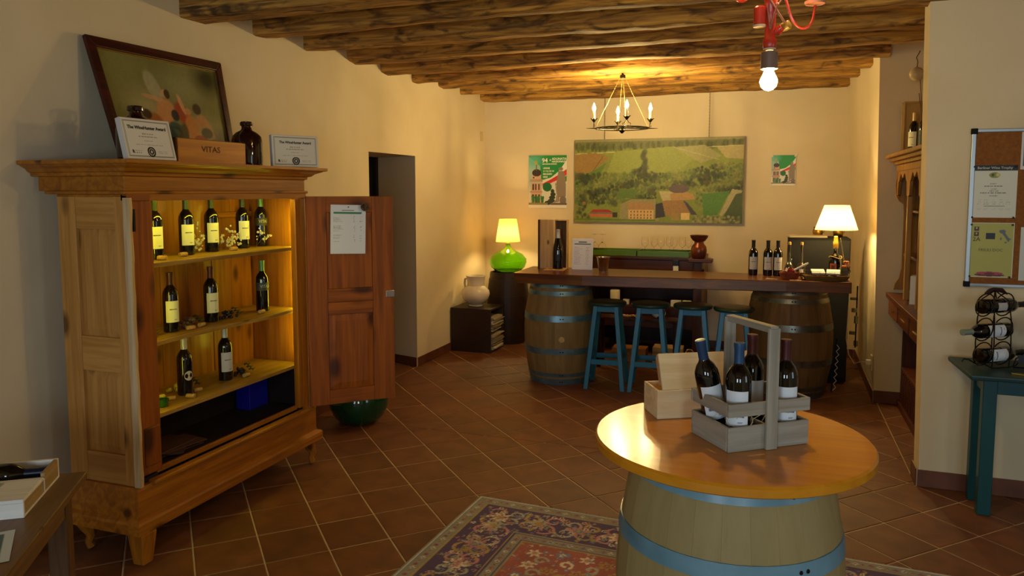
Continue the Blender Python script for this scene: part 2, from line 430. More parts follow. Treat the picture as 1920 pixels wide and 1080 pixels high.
# ================================================================== CORNER CABINET
cab = thing('display_cabinet', 'large two-door pine display cabinet with open shelves of wine against the left wall', 'cabinet', (-2.88, 3.2, 0))
P = lambda b, mat=None, name='panel', bev=.003, par=None: bx(name, b, mat or pine(), par or cab, bev)
# left side: frame and panels
yS = 2.53
P((-3.09, -2.985, yS, yS+.03, .36, 1.68), pale_pine(), 'stile'); P((-2.755, -2.68, yS, yS+.03, .36, 1.68), pale_pine(), 'stile')
for z0, z1 in ((1.53, 1.68), (.88, 1.04), (.36, .50)): P((-2.985, -2.755, yS+.002, yS+.028, z0, z1), pale_pine('x'), 'rail')
for z0, z1 in ((1.04, 1.53), (.50, .88)):
    m = MB(); x0, x1 = -2.985, -2.755; b = .035
    m.add([(x0, yS+.016, z0), (x1, yS+.016, z0), (x1, yS+.016, z1), (x0, yS+.016, z1), (x0+b, yS+.008, z0+b), (x1-b, yS+.008, z0+b), (x1-b, yS+.008, z1-b), (x0+b, yS+.008, z1-b),
           (x0, yS+.026, z0), (x1, yS+.026, z0), (x1, yS+.026, z1), (x0, yS+.026, z1)],
          [(0,1,5,4),(1,2,6,5),(2,3,7,6),(3,0,4,7),(4,5,6,7),(9,8,11,10)])
    m.build('panel', pale_pine(), cab, world=True)
# worn front corner post, hinge stile, right stile
m = MB()
n = 24
for i in range(n):
    z0, z1 = .36 + i*1.31/n, .36 + (i+1)*1.31/n; a = .0016*math.sin(i*1.7); b = .0016*math.sin(i*1.7+1.7)
    m.hexa([(-2.70, yS-.004+a*.4, z0), (-2.664+a, yS-.002, z0), (-2.672+a, yS+.020+a, z0), (-2.70, yS+.020, z0)], [(-2.70, yS-.004+b*.4, z1), (-2.664+b, yS-.002, z1), (-2.672+b, yS+.020+b, z1), (-2.70, yS+.020, z1)])
m.build('corner_post', wood('worn_post', S('#cdb48c'), S('#a98454'), 'z', .6), cab, world=True)
P((-2.712, -2.682, yS+.022, 2.672, .40, 1.66), door_pine(), 'stile', .004)
m = MB(); m.add([(-2.68, 2.56, .40), (-2.68, 2.672, .40), (-2.68, 2.672, .60), (-2.68, 2.64, .57), (-2.68, 2.60, .52)], [(0,1,2,3,4)])
P((-2.686, -2.672, 2.572, 2.66, .44, .62), door_pine(), 'stile_block', .006)
P((-2.715, -2.678, 3.745, 3.80, .39, 1.67), pine(), 'stile'); P((-2.71, -2.69, 3.80, 3.86, .36, 1.68), pine(), 'stile')
P((-3.09, -2.71, 3.835, 3.86, .36, 1.68), pine('z'), 'side_board')
# rails over and under the opening
P((-2.715, -2.676, yS, 2.655, 1.655, 1.69), door_pine('y'), 'rail'); P((-2.715, -2.68, 2.657, 3.86, 1.655, 1.69), pine('y'), 'rail')
P((-2.72, -2.70, 2.66, 3.75, .365, .405), pine('y'), 'rail')
# back boards
ys = [2.555, 2.74, 2.93, 3.10, 3.30, 3.49, 3.66, 3.84]
for a, b in zip(ys, ys[1:]): P((-3.095, -3.078 + random.uniform(-.003, .003), a, b - .003, .36, 1.68), pine('z', 1.2), 'back_board', .002)
P((-3.08, -3.055, 3.45, 3.83, 1.545, 1.575), pine('y'), 'cleat')
comp_shade_m = plain('compartment_shade', S('#1c0e07'), .8)
P((-3.076, -3.066, 2.56, 3.83, .386, .627), comp_shade_m, 'shade_back_sheet', 0); P((-3.065, -2.72, 3.82, 3.834, .386, .627), comp_shade_m, 'shade_side_sheet', 0)  # added dark sheets: shade of the bottom compartment put into colour
# shelves with hand-cut front edges
def shelf(z, wob, xf):
    poly = [(-3.076, 2.56), (-3.076, 3.83)]; k = 26
    edge = [(xf + wob(i/k), 3.83 - (3.83-2.56)*i/k) for i in range(k+1)]
    m = MB(); m.prism([(x, y) for x, y in (poly + edge)][::-1], z - .022, z); m.build('shelf', wood('shelf_pine', S('#b08a3c'), S('#8a6423'), 'y', .45, 1, .5, .1), cab, world=True, bevel=.003)
shelf(1.365, lambda t: 0, -2.725); shelf(.99, lambda t: .018*math.sin(t*7) - (.045 if t > .93 else 0) * 1, -2.735); shelf(.65, lambda t: 0, -2.72)
P((-3.08, -2.70, 2.56, 3.83, .36, .385), plain('compartment_shade', S('#1c0e07'), .8), 'floor_board'); P((-3.09, -2.70, 2.53, 3.86, 1.672, 1.685), pine('y'), 'top_board')  # floor board near black: compartment shade painted into its colour
# frieze and stepped cornice
P((-3.15, -2.675, 2.515, 3.875, 1.685, 1.70), pine('y'), 'moulding', .005)
P((-3.20, -2.69, 2.53, 3.86, 1.70, 1.765), pine('y'), 'frieze', .002)
m = MB()
prof = [(0, 1.765), (.012, 1.768), (.014, 1.782), (.03, 1.786), (.045, 1.80), (.075, 1.812), (.08, 1.816), (.095, 1.818), (.10, 1.822), (.10, 1.836), (-.02, 1.84)]
def ring(o, z): return [(-3.235, 2.53 - o*.75, z), (-2.69 + o, 2.53 - o*.75, z), (-2.69 + o, 3.86 + o, z), (-3.235, 3.86 + o, z)]
for (o0, z0), (o1, z1) in zip(prof, prof[1:]):
    a, b = ring(o0, z0), ring(o1, z1); m.add(a + b, [(i, (i+1) % 4, 4+(i+1) % 4, 4+i) for i in range(4)])
m.add(ring(-.02, 1.84) , [(0,1,2,3)]); m.add(ring(0, 1.765), [(3,2,1,0)])
m.build('cornice', pine('y'), cab, world=True)
# plinth
m = MB(); prof = [(.012, .36), (.018, .345), (.018, .215), (.034, .205), (.04, .195), (.04, .15)]
def ring2(o, z): return [(-3.09, 2.53-o, z), (-2.69+o, 2.53-o, z), (-2.69+o, 3.87+o*1.6, z), (-3.09, 3.87+o*1.6, z)]
for (o0, z0), (o1, z1) in zip(prof, prof[1:]):
    a, b = ring2(o0, z0), ring2(o1, z1); m.add(b + a, [(i, (i+1) % 4, 4+(i+1) % 4, 4+i) for i in range(4)])
m.add(ring2(.012, .36), [(0,1,2,3)]); m.add(ring2(.04, .15), [(3,2,1,0)])
m.build('plinth', pine('y'), cab, world=True)
P((-2.70, -2.655, 2.60, 3.88, .352, .372), pine('y'), 'moulding', .006)
def block_foot(x, y):
    m = MB(); m.hexa([(x-.03, y-.03, 0), (x+.03, y-.03, 0), (x+.03, y+.03, 0), (x-.03, y+.03, 0)], [(x-.045, y-.045, .15), (x+.045, y-.045, .15), (x+.045, y+.045, .15), (x-.045, y+.045, .15)])
    m.build('foot', pine(), cab, world=True, bevel=.006)
def scroll_foot(x, y, s):
    m = MB(); pts = [(x, y, .15), (x+.012*s, y+.01*s, .11), (x+.02*s, y+.02*s, .07), (x+.012*s, y+.012*s, .035), (x+.018*s, y+.02*s, .012)]
    m.tube(pts, [.04, .034, .022, .017, .02], 8); m.build('foot', pine(), cab, world=True)
block_foot(-2.69, 2.545); scroll_foot(-3.05, 2.55, 1); scroll_foot(-2.71, 3.86, 1); block_foot(-3.04, 3.85)
# hinge and the right-hand door, swung wide open
P((-2.684, -2.67, 2.556, 2.566, 1.52, 1.62), iron, 'hinge', .002)
ds = MB().box(0, .525, -.008, .008, .385, 1.662).build('door', door_pine(), cab, loc=(-2.665+2.88, 3.835-3.2, 0), rot=(0, 0, R_(43.5)))
def D(b, ax='z', name='panel', mat=None, bev=.003): return MB().box(*b).build(name, mat or door_pine(ax), ds, bevel=bev)
D((-.004, .115, -.022, .012, .38, 1.667), name='stile'); D((.395, .529, -.022, .012, .38, 1.667), name='stile')
D((.115, .395, -.020, .012, 1.57, 1.667), 'x', 'rail'); D((.115, .395, -.020, .012, .38, .47), 'x', 'rail')
D((.115, .395, -.020, .012, 1.02, 1.10), 'x', 'rail'); D((.115, .395, -.018, .012, .94, 1.015), 'x', 'rail')
D((.116, .394, -.010, .008, 1.10, 1.57), name='panel')
m = MB(); x0, x1, z0, z1, b = .116, .394, .47, .94, .04
m.add([(x0, -.008, z0), (x1, -.008, z0), (x1, -.008, z1), (x0, -.008, z1), (x0+b, -.016, z0+b), (x1-b, -.016, z0+b), (x1-b, -.016, z1-b), (x0+b, -.016, z1-b)], [(0,1,5,4),(1,2,6,5),(2,3,7,6),(3,0,4,7),(4,5,6,7)])
m.build('panel', door_pine(), ds)
D((.475, .532, -.028, .014, 1.03, 1.075), name='latch', mat=steel)
# assumed, concealed yellow strip lights added behind the front stiles (they light the shelves)
led = plain('assumed_strip_light', (.88, .88, .05), .5, emit=34.0)
for y in (2.655, 3.795): MB().box(-2.738, -2.728, y - .004, y + .004, .70, 1.60).build('assumed_strip_light', led, cab, world=True)
MB().box(-2.738, -2.726, 2.72, 3.72, 1.659, 1.667).build('assumed_strip_light', led, cab, world=True)

# ================================================================== BOTTLES
MC = {}
def cached(key, fn, mat):
    k = (key, mat.name)
    if k not in MC:
        me = fn().mesh(key.split('|')[0]); me.materials.append(mat); MC[k] = me
    return MC[k]
def patch(r, a0, a1, z0, z1, n=8):     # curved label facing -y (angles measured from -y)
    m = MB(); vs = []
    for j, z in ((0, z0), (1, z1)):
        for i in range(n + 1):
            a = a0 + (a1 - a0) * i / n; vs.append((r * math.sin(a), -r * math.cos(a), z))
    m.add(vs, [(i, i+1, n+2+i, n+1+i) for i in range(n)], True); return m
def ovalpatch(r, zc, ra, rz):
    m = MB(); vs = [(0, -r, zc)]; n = 20
    for i in range(n):
        t = 2*PI*i/n; a = ra*math.cos(t); vs.append((r*math.sin(a), -r*math.cos(a), zc + rz*math.sin(t)))
    m.add(vs, [(0, 1+i, 1+(i+1) % n) for i in range(n)], True); return m
PROF = {
 'bordeaux': [(.030, 0), (.0375, .004), (.038, .01), (.038, .185), (.036, .202), (.028, .220), (.018, .233), (.0148, .242), (.014, .275), (.0155, .290), (.0155, .298), (.012, .30)],
 'sparkling': [(.040, 0), (.048, .006), (.049, .02), (.049, .16), (.044, .20), (.032, .25), (.022, .285), (.018, .31), (.0175, .345), (.019, .35), (.019, .358), (.012, .36)],
 'decanter': [(.030, 0), (.036, .006), (.037, .06), (.034, .085), (.022, .105), (.012, .118), (.0105, .24), (.014, .25), (.014, .262), (.010, .264)],
 'squat': [(.040, 0), (.047, .005), (.048, .02), (.048, .14), (.045, .165), (.033, .19), (.018, .205), (.015, .215), (.015, .25), (.012, .252)],
}
def bottle(label, loc, face=0, kind='bordeaux', cap='#2a3a1e', lab=('square', 'cream'), group=None, rot=None, glass=None, word=None, capm=None, inside=None, H=None):
    t = thing('wine_bottle', label, 'bottle', loc, face, group, rot)
    pr = PROF[kind]; g = glass or glass_dark; Rb = max(r for r, _ in pr); Ht = pr[-1][1]
    link('glass_body', cached('glass_body|' + kind, lambda: MB().lathe(pr, 24), g), t)
    zc = {'bordeaux': .243, 'sparkling': .27, 'decanter': .243, 'squat': .21}[kind]
    cm = capm or plain('foil_' + cap.strip('#'), S(cap), .35, .3)
    def foil():
        pts = [(r + .0009, z) for r, z in pr if z >= zc - .002]; pts = [(pts[0][0], pts[0][1] - .004)] + pts
        pts[-1] = (.010, Ht + .0015); pts.insert(-1, (pts[-2][0], Ht + .001)); return MB().lathe(pts, 20)
    link('capsule' if kind != 'decanter' else 'cork', cached('capsule|' + kind + cap, foil, cm), t)
    if lab:
        shape, c = lab; lm = {'cream': cream_label, 'white': paper_blue, 'dark': plain('dark_label', S('#3c3d26'), .5), 'grey': plain('grey_label', S('#b9b5b0'), .6), 'orange': plain('orange_label', S('#b8562a'), .6), 'black': plain('black_label', S('#1a1a1c'), .5)}[c]
        if shape == 'round': link('label', cached('label|round' + kind, lambda: ovalpatch(Rb + .0006, .105, .62, .025), lm), t)
        elif shape == 'band':
            link('label', cached('label|band' + kind, lambda: patch(Rb + .0006, -1.5, 1.5, .125, .172, 14), lm), t)
        elif shape == 'small': link('label', cached('label|small' + kind, lambda: patch(Rb + .0006, -.55, .55, .075, .135), lm), t)
        else:
            l = link('label', cached('label|sq' + kind, lambda: patch(Rb + .0006, -.95, .95, .052, .160, 10), lm), t)
            def ins():
                m = MB(); rng = random.Random(5); a = -.45 if c != 'white' else -.6
                while a < (.5 if c != 'white' else .62):
                    wd_ = rng.uniform(.03, .075); h = rng.uniform(.0035, .006) * (1.5 if c == 'white' else 1); q = patch(Rb + .0010, a, a + wd_, .118 - h/2 if c != 'white' else .085 - h/2, .118 + h/2 if c != 'white' else .085 + h/2, 1); m.add(q.v, q.f); a += wd_ + .018
                for (z, a0, a1) in ((.066, .1, .5), (.0635, .1, .45)):
                    q = patch(Rb + .0010, a0, a1, z, z + .0012, 2); m.add(q.v, q.f)
                return m
            link('lettering', cached('lettering|' + kind + c, ins, ink if c != 'white' else plain('blue_ink', S('#2c3c6a'), .6)), l)
    if word: text(word, .026, plain('pale_print', S('#b9b98a'), .5), t, (0, 0, .150), (0, 0, 0), bend=Rb + .0012, sx=.85)
    if inside: link('liquid', cached('liquid|' + kind, lambda: MB().lathe([(.028, .004), (.034, .01), (.0345, .058), (.02, .060)], 20), inside), t)
    return t
# faces turned to +x and a bit towards the viewer
FC = R_(62)
shelfb = [('leftmost', (-2.872, 2.872)), ('second from the left', (-2.908, 3.120)), ('third from the left', (-2.931, 3.332)), ('fourth from the left', (-2.951, 3.612))]
for nme, (x, y) in shelfb:
    bottle('cream-labelled dark bottle, %s of four on the top cabinet shelf' % nme, (x, y, 1.3655), FC, cap='#36401f', group='cream-label bottles on the top cabinet shelf')
bottle('dark bottle with olive VITAS band label at the right end of the top cabinet shelf', (-2.973, 3.862, 1.3655) if False else (-2.96, 3.79, 1.3655), FC, cap='#5f8a4a', lab=('band', 'dark'), word='VITAS')
bottle('dark bottle with dull red capsule, leftmost on the middle cabinet shelf', (-2.864, 2.948, .9905), FC, cap='#4a2418', group='red-capsule bottles on the middle cabinet shelf')
bottle('dark bottle with dull red capsule, centre of the middle cabinet shelf', (-2.882, 3.254, .9905), FC, cap='#5a2a1a', group='red-capsule bottles on the middle cabinet shelf')
bottle('dark bottle with green capsule and olive VITAS band on the middle cabinet shelf', (-2.853, 3.649, .9905), FC, cap='#5f8a4a', lab=('band', 'dark'), word='VITAS')
bottle('silver-capped dark bottle with small round label on the lowest cabinet shelf', (-2.85, 3.01, .6505), R_(75), cap='#b9b9ad', lab=('round', 'grey'))
bottle('silver-capped dark bottle with pale label on the right of the lowest cabinet shelf', (-2.865, 3.33, .6505), FC, cap='#b9b9ad', lab=('square', 'grey'))

# corks, grapes, dried flowers on the shelves
def cork(label, loc, rz, upright=False, group=None):
    m = MB(); M = Matrix.Identity(4) if upright else Matrix.Translation((0, 0, .0115)) @ rotm(0, PI/2, 0)
    m.lathe([(.010, -.022), (.0112, -.020), (.0112, .020), (.010, .022)], 12, M=M if not upright else Matrix.Translation((0, 0, .022)))
    o = m.build('cork', cork_m); o.location = loc; o.rotation_euler = (0, 0, rz); return tag(o, label, 'cork', group)
for lb, loc, rz in [
    ('wine cork at the front of the top cabinet shelf before the leftmost bottle', (-2.80, 2.84, 1.3655), .3),
    ('wine cork on the top cabinet shelf between the first and second bottles', (-2.85, 3.03, 1.3655), 1.4),
    ('wine cork on the top cabinet shelf just right of the third bottle', (-2.86, 3.42, 1.3655), 1.2),
    ('first wine cork right of the leftmost bottle on the middle cabinet shelf', (-2.81, 3.02, .9905), 1.2),
    ('wine cork by the purple grape bunch near the left of the middle cabinet shelf', (-2.82, 3.11, .9905), 1.7),
    ('wine cork lying left of the VITAS bottle on the middle cabinet shelf', (-2.80, 3.57, .9905), 1.6),
    ('wine cork standing close before the round-label bottle on the lowest cabinet shelf', (-2.78, 2.97, .6505), .2),
    ('wine cork right of the round-label bottle on the lowest cabinet shelf', (-2.83, 3.075, .6505), 1.2),
    ('wine cork in front of the dark grapes on the lowest cabinet shelf', (-2.80, 3.42, .6505), 1.5),
    ('wine cork behind the green cup on the lowest cabinet shelf', (-2.84, 2.90, .6505), .7)]:
    cork(lb, loc, rz)
def grapes(label, loc, n, col, r=.011, spread=(.045, .06), seed=1, leaf=True):
    t = thing('grape_bunch', label, 'grapes', loc); rng = random.Random(seed); gm = plain('grape_' + col.strip('#'), S(col), .35)
    me = MB().ball((0, 0, 0), r, 10, 6).mesh('grape'); me.materials.append(gm)
    for i in range(n):
        f = rng.random(); lay = i % 3
        link('grape', me, t, (rng.gauss(0, spread[0]*.45) * (1 - .2*lay), rng.gauss(0, spread[1]*.45) * (1-.25*lay), r + lay * r * 1.35))
    if leaf:
        m = MB()
        for k in range(3):
            a = .8 + k*.6; c = Vector((math.cos(a)*spread[0], spread[1]*.9 + .01*k, .025+.01*k)); pts = [(c.x + .022*math.cos(b)*(1 if q % 2 else .6), c.y + .022*math.sin(b)*(1 if q % 2 else .6), c.z + .006*math.sin(3*b)) for q, b in enumerate([i*2*PI/10 for i in range(10)])]
            m.add([tuple(c)] + pts, [(0, 1+i, 1+(i+1) % 10) for i in range(10)])
        m.build('leaf', plain('leaf_green', S('#39501a'), .6), t)
    return t
grapes('bunch of purple-brown grapes beside the leftmost bottle on the middle cabinet shelf', (-2.88, 3.085, .9905), 26, '#6a5030', seed=2)
grapes('bunch of dark blue grapes between two bottles on the middle cabinet shelf', (-2.87, 3.37, .9905), 24, '#1f1a1c', .009, seed=3)
grapes('bunch of yellow grapes behind the round-label bottle on the lowest cabinet shelf', (-2.92, 3.05, .6505), 30, '#b8a43c', .011, (.05, .10), seed=4)
grapes('small bunch of dark grapes right of the pale-label bottle on the lowest cabinet shelf', (-2.86, 3.45, .6505), 20, '#171210', .009, seed=5)
def sprig(label, base, tips, seed, n=40, spread=.05):
    t = thing('dried_flowers', label, 'flowers', base); rng = random.Random(seed); st = MB(); bl = MB()
    for tx in tips:
        b = Vector((0, 0, .004)); tv = Vector(tx); mid = (b + tv) * .5 + Vector((0, 0, .02)); st.tube([b, mid, tv], .0012, 5)
        for k in range(n // len(tips)):
            f = .35 + .65*rng.random(); p = b.lerp(tv, f) + Vector((rng.gauss(0, spread*.4), rng.gauss(0, spread*.5), abs(rng.gauss(0, spread*.4)) + .004))
            bl.ball(p, rng.uniform(.0045, .0085), 6, 4)
    st.build('stem', plain('dry_stem', S('#5a4420'), .8), t); o = bl.build('blossom', plain('dry_blossom', S('#d8d0a0'), .7), t); o['kind'] = 'stuff'
sprig('spray of dried white blossom between the second and third bottles on the top cabinet shelf', (-2.96, 3.20, 1.3655), [(0, .08, .03), (.03, .03, .06), (.04, -.03, .02), (-.03, .07, .12)], 1, 70)
sprig('spray of dried white blossom between the third and fourth bottles on the top cabinet shelf', (-2.96, 3.45, 1.3655), [(.02, .10, .05), (.05, .06, .03), (.03, -.02, .06), (.02, .04, .10)], 2, 70)
sprig('thin dried sprig left of the VITAS bottle on the top cabinet shelf', (-2.90, 3.66, 1.3655), [(0, .06, .09), (.02, .10, .06)], 3, 18, .03)
sprig('thin dried sprig at the right end of the middle cabinet shelf', (-2.95, 3.72, .9905), [(.02, .06, .11), (0, .09, .10)], 4, 16, .02)
o = MB().lathe([(.018, 0), (.022, .002), (.026, .04), (.024, .04), (.020, .004)], 16).build('green_cup', plain('green_cup_glass', S('#1f4a1a'), .15)); o.location = (-2.79, 2.80, .6505)
tag(o, 'little green glass cup at the left end of the lowest cabinet shelf', 'cup')
grapes('few yellow grapes beside the green cup on the lowest cabinet shelf', (-2.84, 2.83, .6505), 12, '#c0aa48', .010, (.03, .04), seed=9, leaf=False)
grapes('green leaves and grapes tucked at the left end of the middle cabinet shelf', (-2.83, 2.76, .9905), 6, '#4a6a22', .009, (.03, .03), seed=10)
t = thing('blue_box', 'deep blue upright box in the dark bottom of the cabinet', 'box', (-2.99, 3.70, .386))
bm_ = plain('cobalt', S('#1414a0'), .5)
bx('box_body', (-.05, .05, -.085, .085, 0, .20), bm_, t, .004, False); bx('flap', (-.052, .054, -.087, .087, .20, .208), bm_, t, .002, False)
t = thing('leaflet_pile', 'faint pile of crumpled leaflets in the dark bottom of the cabinet', 'papers', (-2.90, 2.95, .386), .2)
for i in range(5): MB().box(-.09, .09, -.13, .13, 0, .005).build('leaflet', plain('brown_leaflet', S('#5a3a26'), .7), t, loc=(random.uniform(-.02, .02), random.uniform(-.04, .04), .006*i), rot=(0, 0, random.uniform(-.5, .5)))

# price list and fir cone magnet on the open door
ca, sa = math.cos(R_(43.5)), math.sin(R_(43.5))
def ondoor(u, off, z): return (-2.665 + u*ca + off*sa, 3.835 + u*sa - off*ca, z)
p = Paint(56, 80, S('#dcdce4')); rg = random.Random(2)
p.rect(.32, .105, .66, .125, S('#3a3a44')); p.rect(.09, .15, .89, .178, S('#1f7a4a')); p.ell(.5, .04, .02, .016, S('#222222'))
for (a, b, r) in ((.22, .36, 5), (.41, .55, 4), (.61, .76, 5)):
    scribbles(p, .09, a, .36, b, r, S('#8a8a94'), rg, .5, .4, .7); scribbles(p, .62, a, .70, b, r, S('#6a6a74'), rg, .9, .5, .8); scribbles(p, .80, a, .9, b, max(r-2, 1), S('#8a8a94'), rg, .9, .4, .7)
pl = thing('price_list', 'white price list sheet with green heading pinned on the open cabinet door', 'paper', ondoor(.245, .027, 1.465), rot=(0, R_(1.5), R_(43.5)))
p.build('sheet', .215, .30, pl, rough=.6)
fc = thing('fir_cone', 'small scaly fir cone fixed at the top corner of the price list', 'fir cone', ondoor(.345, .045, 1.60), rot=(R_(70), R_(25), 0))
m = MB(); cone_m = plain('cone_brown', S('#3a2a1a'), .7)
MB().lathe([(.004, -.03), (.017, -.02), (.021, 0), (.016, .018), (.004, .03)], 12).build('core', cone_m, fc)
for k in range(60):
    a = k * 2.4; z = -.026 + k*.052/60; r = .021 * math.sqrt(max(.05, 1 - (z/.031)**2)); m.ball((r*math.cos(a), r*math.sin(a), z), .0045, 5, 3, (1, 1, .6))
o = m.build('scales', plain('cone_scale', S('#6a5436'), .7), fc); o['kind'] = 'stuff'

# ================================================================== ON TOP OF THE CABINET
def painting():
    t = thing('framed_painting', 'old painting in a dark red-brown frame leaning on the wall above the cabinet', 'painting', (-3.0, 2.8, 1.841))
    o = Vector(t.location)
    TL, TR, BR, BL = [Vector(v) - o for v in ((-3.215, 2.81, 2.455), (-3.225, 3.77, 2.468), (-3.10, 3.745, 1.841), (-3.0, 2.80, 1.841))]
    nrm = (TR-TL).cross(BL-TL).normalized(); nrm = nrm if nrm.x > 0 else -nrm
    def at(u, v, n=0): return (TL*(1-u)*(1-v) + TR*u*(1-v) + BR*u*v + BL*(1-u)*v) + nrm*n
    fu, fv = .052, .085; fm = wood('frame_wood', S('#4a1c10'), S('#28100a'), 'y', .4, 1, 0, .1)
    def bar(c):  # four (u,v)
        a = [at(u, v, 0) for u, v in c]; b = [at(u, v, .024) for u, v in c]
        MB().hexa(a, b).build('frame_bar', fm, t, bevel=.004)
    bar([(0,0),(1,0),(1-fu,fv),(fu,fv)]); bar([(1,0),(1,1),(1-fu,1-fv),(1-fu,fv)]); bar([(1,1),(0,1),(fu,1-fv),(1-fu,1-fv)]); bar([(0,1),(0,0),(fu,fv),(fu,1-fv)])
    m = MB(); e = .006
    for c in ([(fu,fv),(1-fu,fv),(1-fu-e,fv+e*1.5),(fu+e,fv+e*1.5)], [(1-fu,fv),(1-fu,1-fv),(1-fu-e,1-fv-e),(1-fu-e,fv+e)]): m.hexa([at(u, v, .008) for u, v in c], [at(u, v, .014) for u, v in c])
    m.build('gilt_edge', plain('gilt', S('#a8863a'), .35, .7), t)
    p = Paint(150, 100, S('#7d7844')); rng = random.Random(4)
    p.a *= (.75 + .5 * p.noise(5, 4)[..., None]); n = p.noise(4, 4)
    for cu, cv, ru, rv, c, al in [(.15, .2, .3, .35, '#7b7844', .8), (.3, .55, .25, .3, '#9a8f62', .8), (.1, .8, .25, .3, '#5c5630', .8), (.62, .25, .3, .28, '#8a8a60', .6), (.9, .12, .2, .25, '#2c2a14', .95), (.8, .75, .22, .3, '#8c855a', .8), (.97, .85, .18, .2, '#332c16', .9), (.5, .95, .2, .3, '#4a4426', .9), (.02, .95, .12, .25, '#3f3a20', .8)]:
        p.ell(cu, cv, ru, rv, tuple(x*1.25 for x in S(c)), 0, al, .8)
    # an anonymous group of draped, reaching shapes in flesh, red, teal and brown
    for cu, cv, ru, rv, c, r in [(.38, .30, .05, .16, '#a59e78', -.2), (.44, .55, .07, .13, '#c58a56', .2), (.36, .42, .08, .022, '#c8946a', .2), (.33, .68, .06, .10, '#a5622c', -.1), (.27, .60, .035, .05, '#3a2414', 0), (.47, .36, .032, .045, '#c9966e', 0), (.485, .36, .022, .05, '#3a2616', 0),
                              (.60, .56, .055, .13, '#a23c20', -.3), (.66, .72, .055, .16, '#c07a3c', 0), (.645, .52, .028, .035, '#c08858', 0), (.60, .45, .016, .11, '#c89468', -.2), (.74, .48, .035, .06, '#3c2416', 0), (.76, .62, .05, .08, '#b07c4c', .3), (.84, .68, .018, .11, '#b88458', -.3), (.73, .82, .06, .05, '#9a3a20', 0), (.50, .72, .05, .07, '#2a4a48', -.4), (.47, .80, .03, .06, '#2f5250', .2), (.56, .80, .04, .14, '#4c4426', .2), (.80, .74, .05, .06, '#3c3c22', .5), (.70, .92, .02, .1, '#a8703c', 0), (.52, .58, .03, .06, '#1e2630', 0), (.24, .72, .04, .04, '#4a5a26', 0)]:
        p.ell(cu, cv, ru*1.3, rv*1.15, S(c), r, .95, .22)
    p.grain(60, 40, .08)
    p.build('canvas', 1, 1, t, rough=.3, coat=.3, corners=[tuple(at(u, v, .007)) for u, v in ((fu, fv), (1-fu, fv), (1-fu, 1-fv), (fu, 1-fv))])
    MB().hexa([at(u, v, -.006) for u, v in ((.01,.01),(.99,.01),(.99,.99),(.01,.99))], [at(u, v, .004) for u, v in ((.01,.01),(.99,.01),(.99,.99),(.01,.99))]).build('backing', dark_wood(), t)
painting()
def award(label, loc, rz, W, Hh, tilt):
    t = thing('award_plaque', label, 'award', loc, rot=(tilt, 0, rz))
    bx('block', (-W/2, W/2, 0, .028, 0, Hh), plain('acrylic_white', S('#c9c6c0'), .15), t, .002, False)
    p = Paint(110, 72, S('#dcd8c8')); ln = S('#8a857a')
    for a in (.035, .05): 
        p.rect(a, a*1.4, 1-a, a*1.4+.008, ln); p.rect(a, 1-a*1.4-.008, 1-a, 1-a*1.4, ln); p.rect(a, a*1.4, a+.006, 1-a*1.4, ln); p.rect(1-a-.006, a*1.4, 1-a, 1-a*1.4, ln)
    rg = random.Random(6); scribbles(p, .38, .34, .62, .40, 1, S('#6a655c'), rg); scribbles(p, .3, .42, .7, .47, 1, S('#8a857a'), rg); scribbles(p, .4, .52, .6, .58, 1, S('#4a453c'), rg); scribbles(p, .22, .62, .78, .67, 1, S('#8a857a'), rg, .9)
    scribbles(p, .14, .78, .34, .88, 2, S('#6a655c'), rg); scribbles(p, .64, .78, .86, .86, 2, S('#8a857a'), rg)
    p.ell(.13, .82, .018, .045, S('#3a3a34')); p.ell(.5, .82, .085, .13, S('#262420')); p.ell(.5, .82, .058, .09, S('#b4b0a0')); p.ell(.5, .82, .045, .07, S('#262420')); p.ell(.5, .82, .022, .04, S('#c4c0b0'))
    p.build('certificate', W*.985, Hh*.98, t, (0, -.0012, Hh/2), rough=.25, coat=.4)
    text('The WineHunter Award', Hh*.115, ink, t, (0, -.0022, Hh*.77), (PI/2, 0, 0), bold=.0006, sx=.95)
award('white certificate block reading The WineHunter Award, left, in front of the painting', (-2.655, 2.665, 1.841), R_(86), .265, .188, R_(-14))
award('white certificate block reading The WineHunter Award, right, alone by the cornice end', (-2.655, 3.735, 1.841), R_(62), .29, .182, R_(-4))
t = thing('wooden_wine_case', 'orange wooden wine case branded VITAS lying on top of the cabinet', 'wine case', (-2.88, 3.14, 1.841))
case_or = wood('case_orange', S('#c8842c'), S('#a4641c'), 'y', .45, 1, 0, .03)
bx('front_board', (.135, .15, -.245, .245, 0, .115), case_or, t, .003, False); bx('box_body', (-.11, .134, -.24, .24, 0, .112), wood('case_grey', S('#7c6440'), S('#5c4628'), 'y', .5), t, .003, False)
bx('lid', (-.11, .134, -.24, .24, .1125, .119), wood('case_grey', S('#7c6440'), S('#5c4628'), 'y', .5), t, .002, False)
text('VITAS', .042, plain('burnt_brand', S('#5a2c0c'), .7), t, (.1508, -.02, .068), (PI/2, 0, PI/2), bold=.0004, sx=1.25)
def jug(label, loc, rz):
    g = plain('brown_glass', S('#2a0e06'), .06, 0, .4)
    t = thing('brown_glass_jug', label, 'jug', loc, rz)
    MB().lathe([(.068, 0), (.084, .006), (.086, .03), (.086, .14), (.080, .168), (.058, .190), (.034, .202), (.028, .212), (.028, .226), (.036, .230), (.036, .246), (.03, .252), (.02, .252)], 28).build('glass_body', g, t)
    for s in (-1, 1):
        m = MB(); m.tube([(0, s*(.030 + .021*(1-math.cos(a))), .222 + .021*math.sin(a)) for a in [i*2*PI/12 for i in range(12)]], .006, 6, closed=True); m.build('ring_handle', g, t)
jug('brown glass demijohn with ring handles right of the VITAS case on the cabinet', (-2.86, 3.56, 1.841), R_(35))
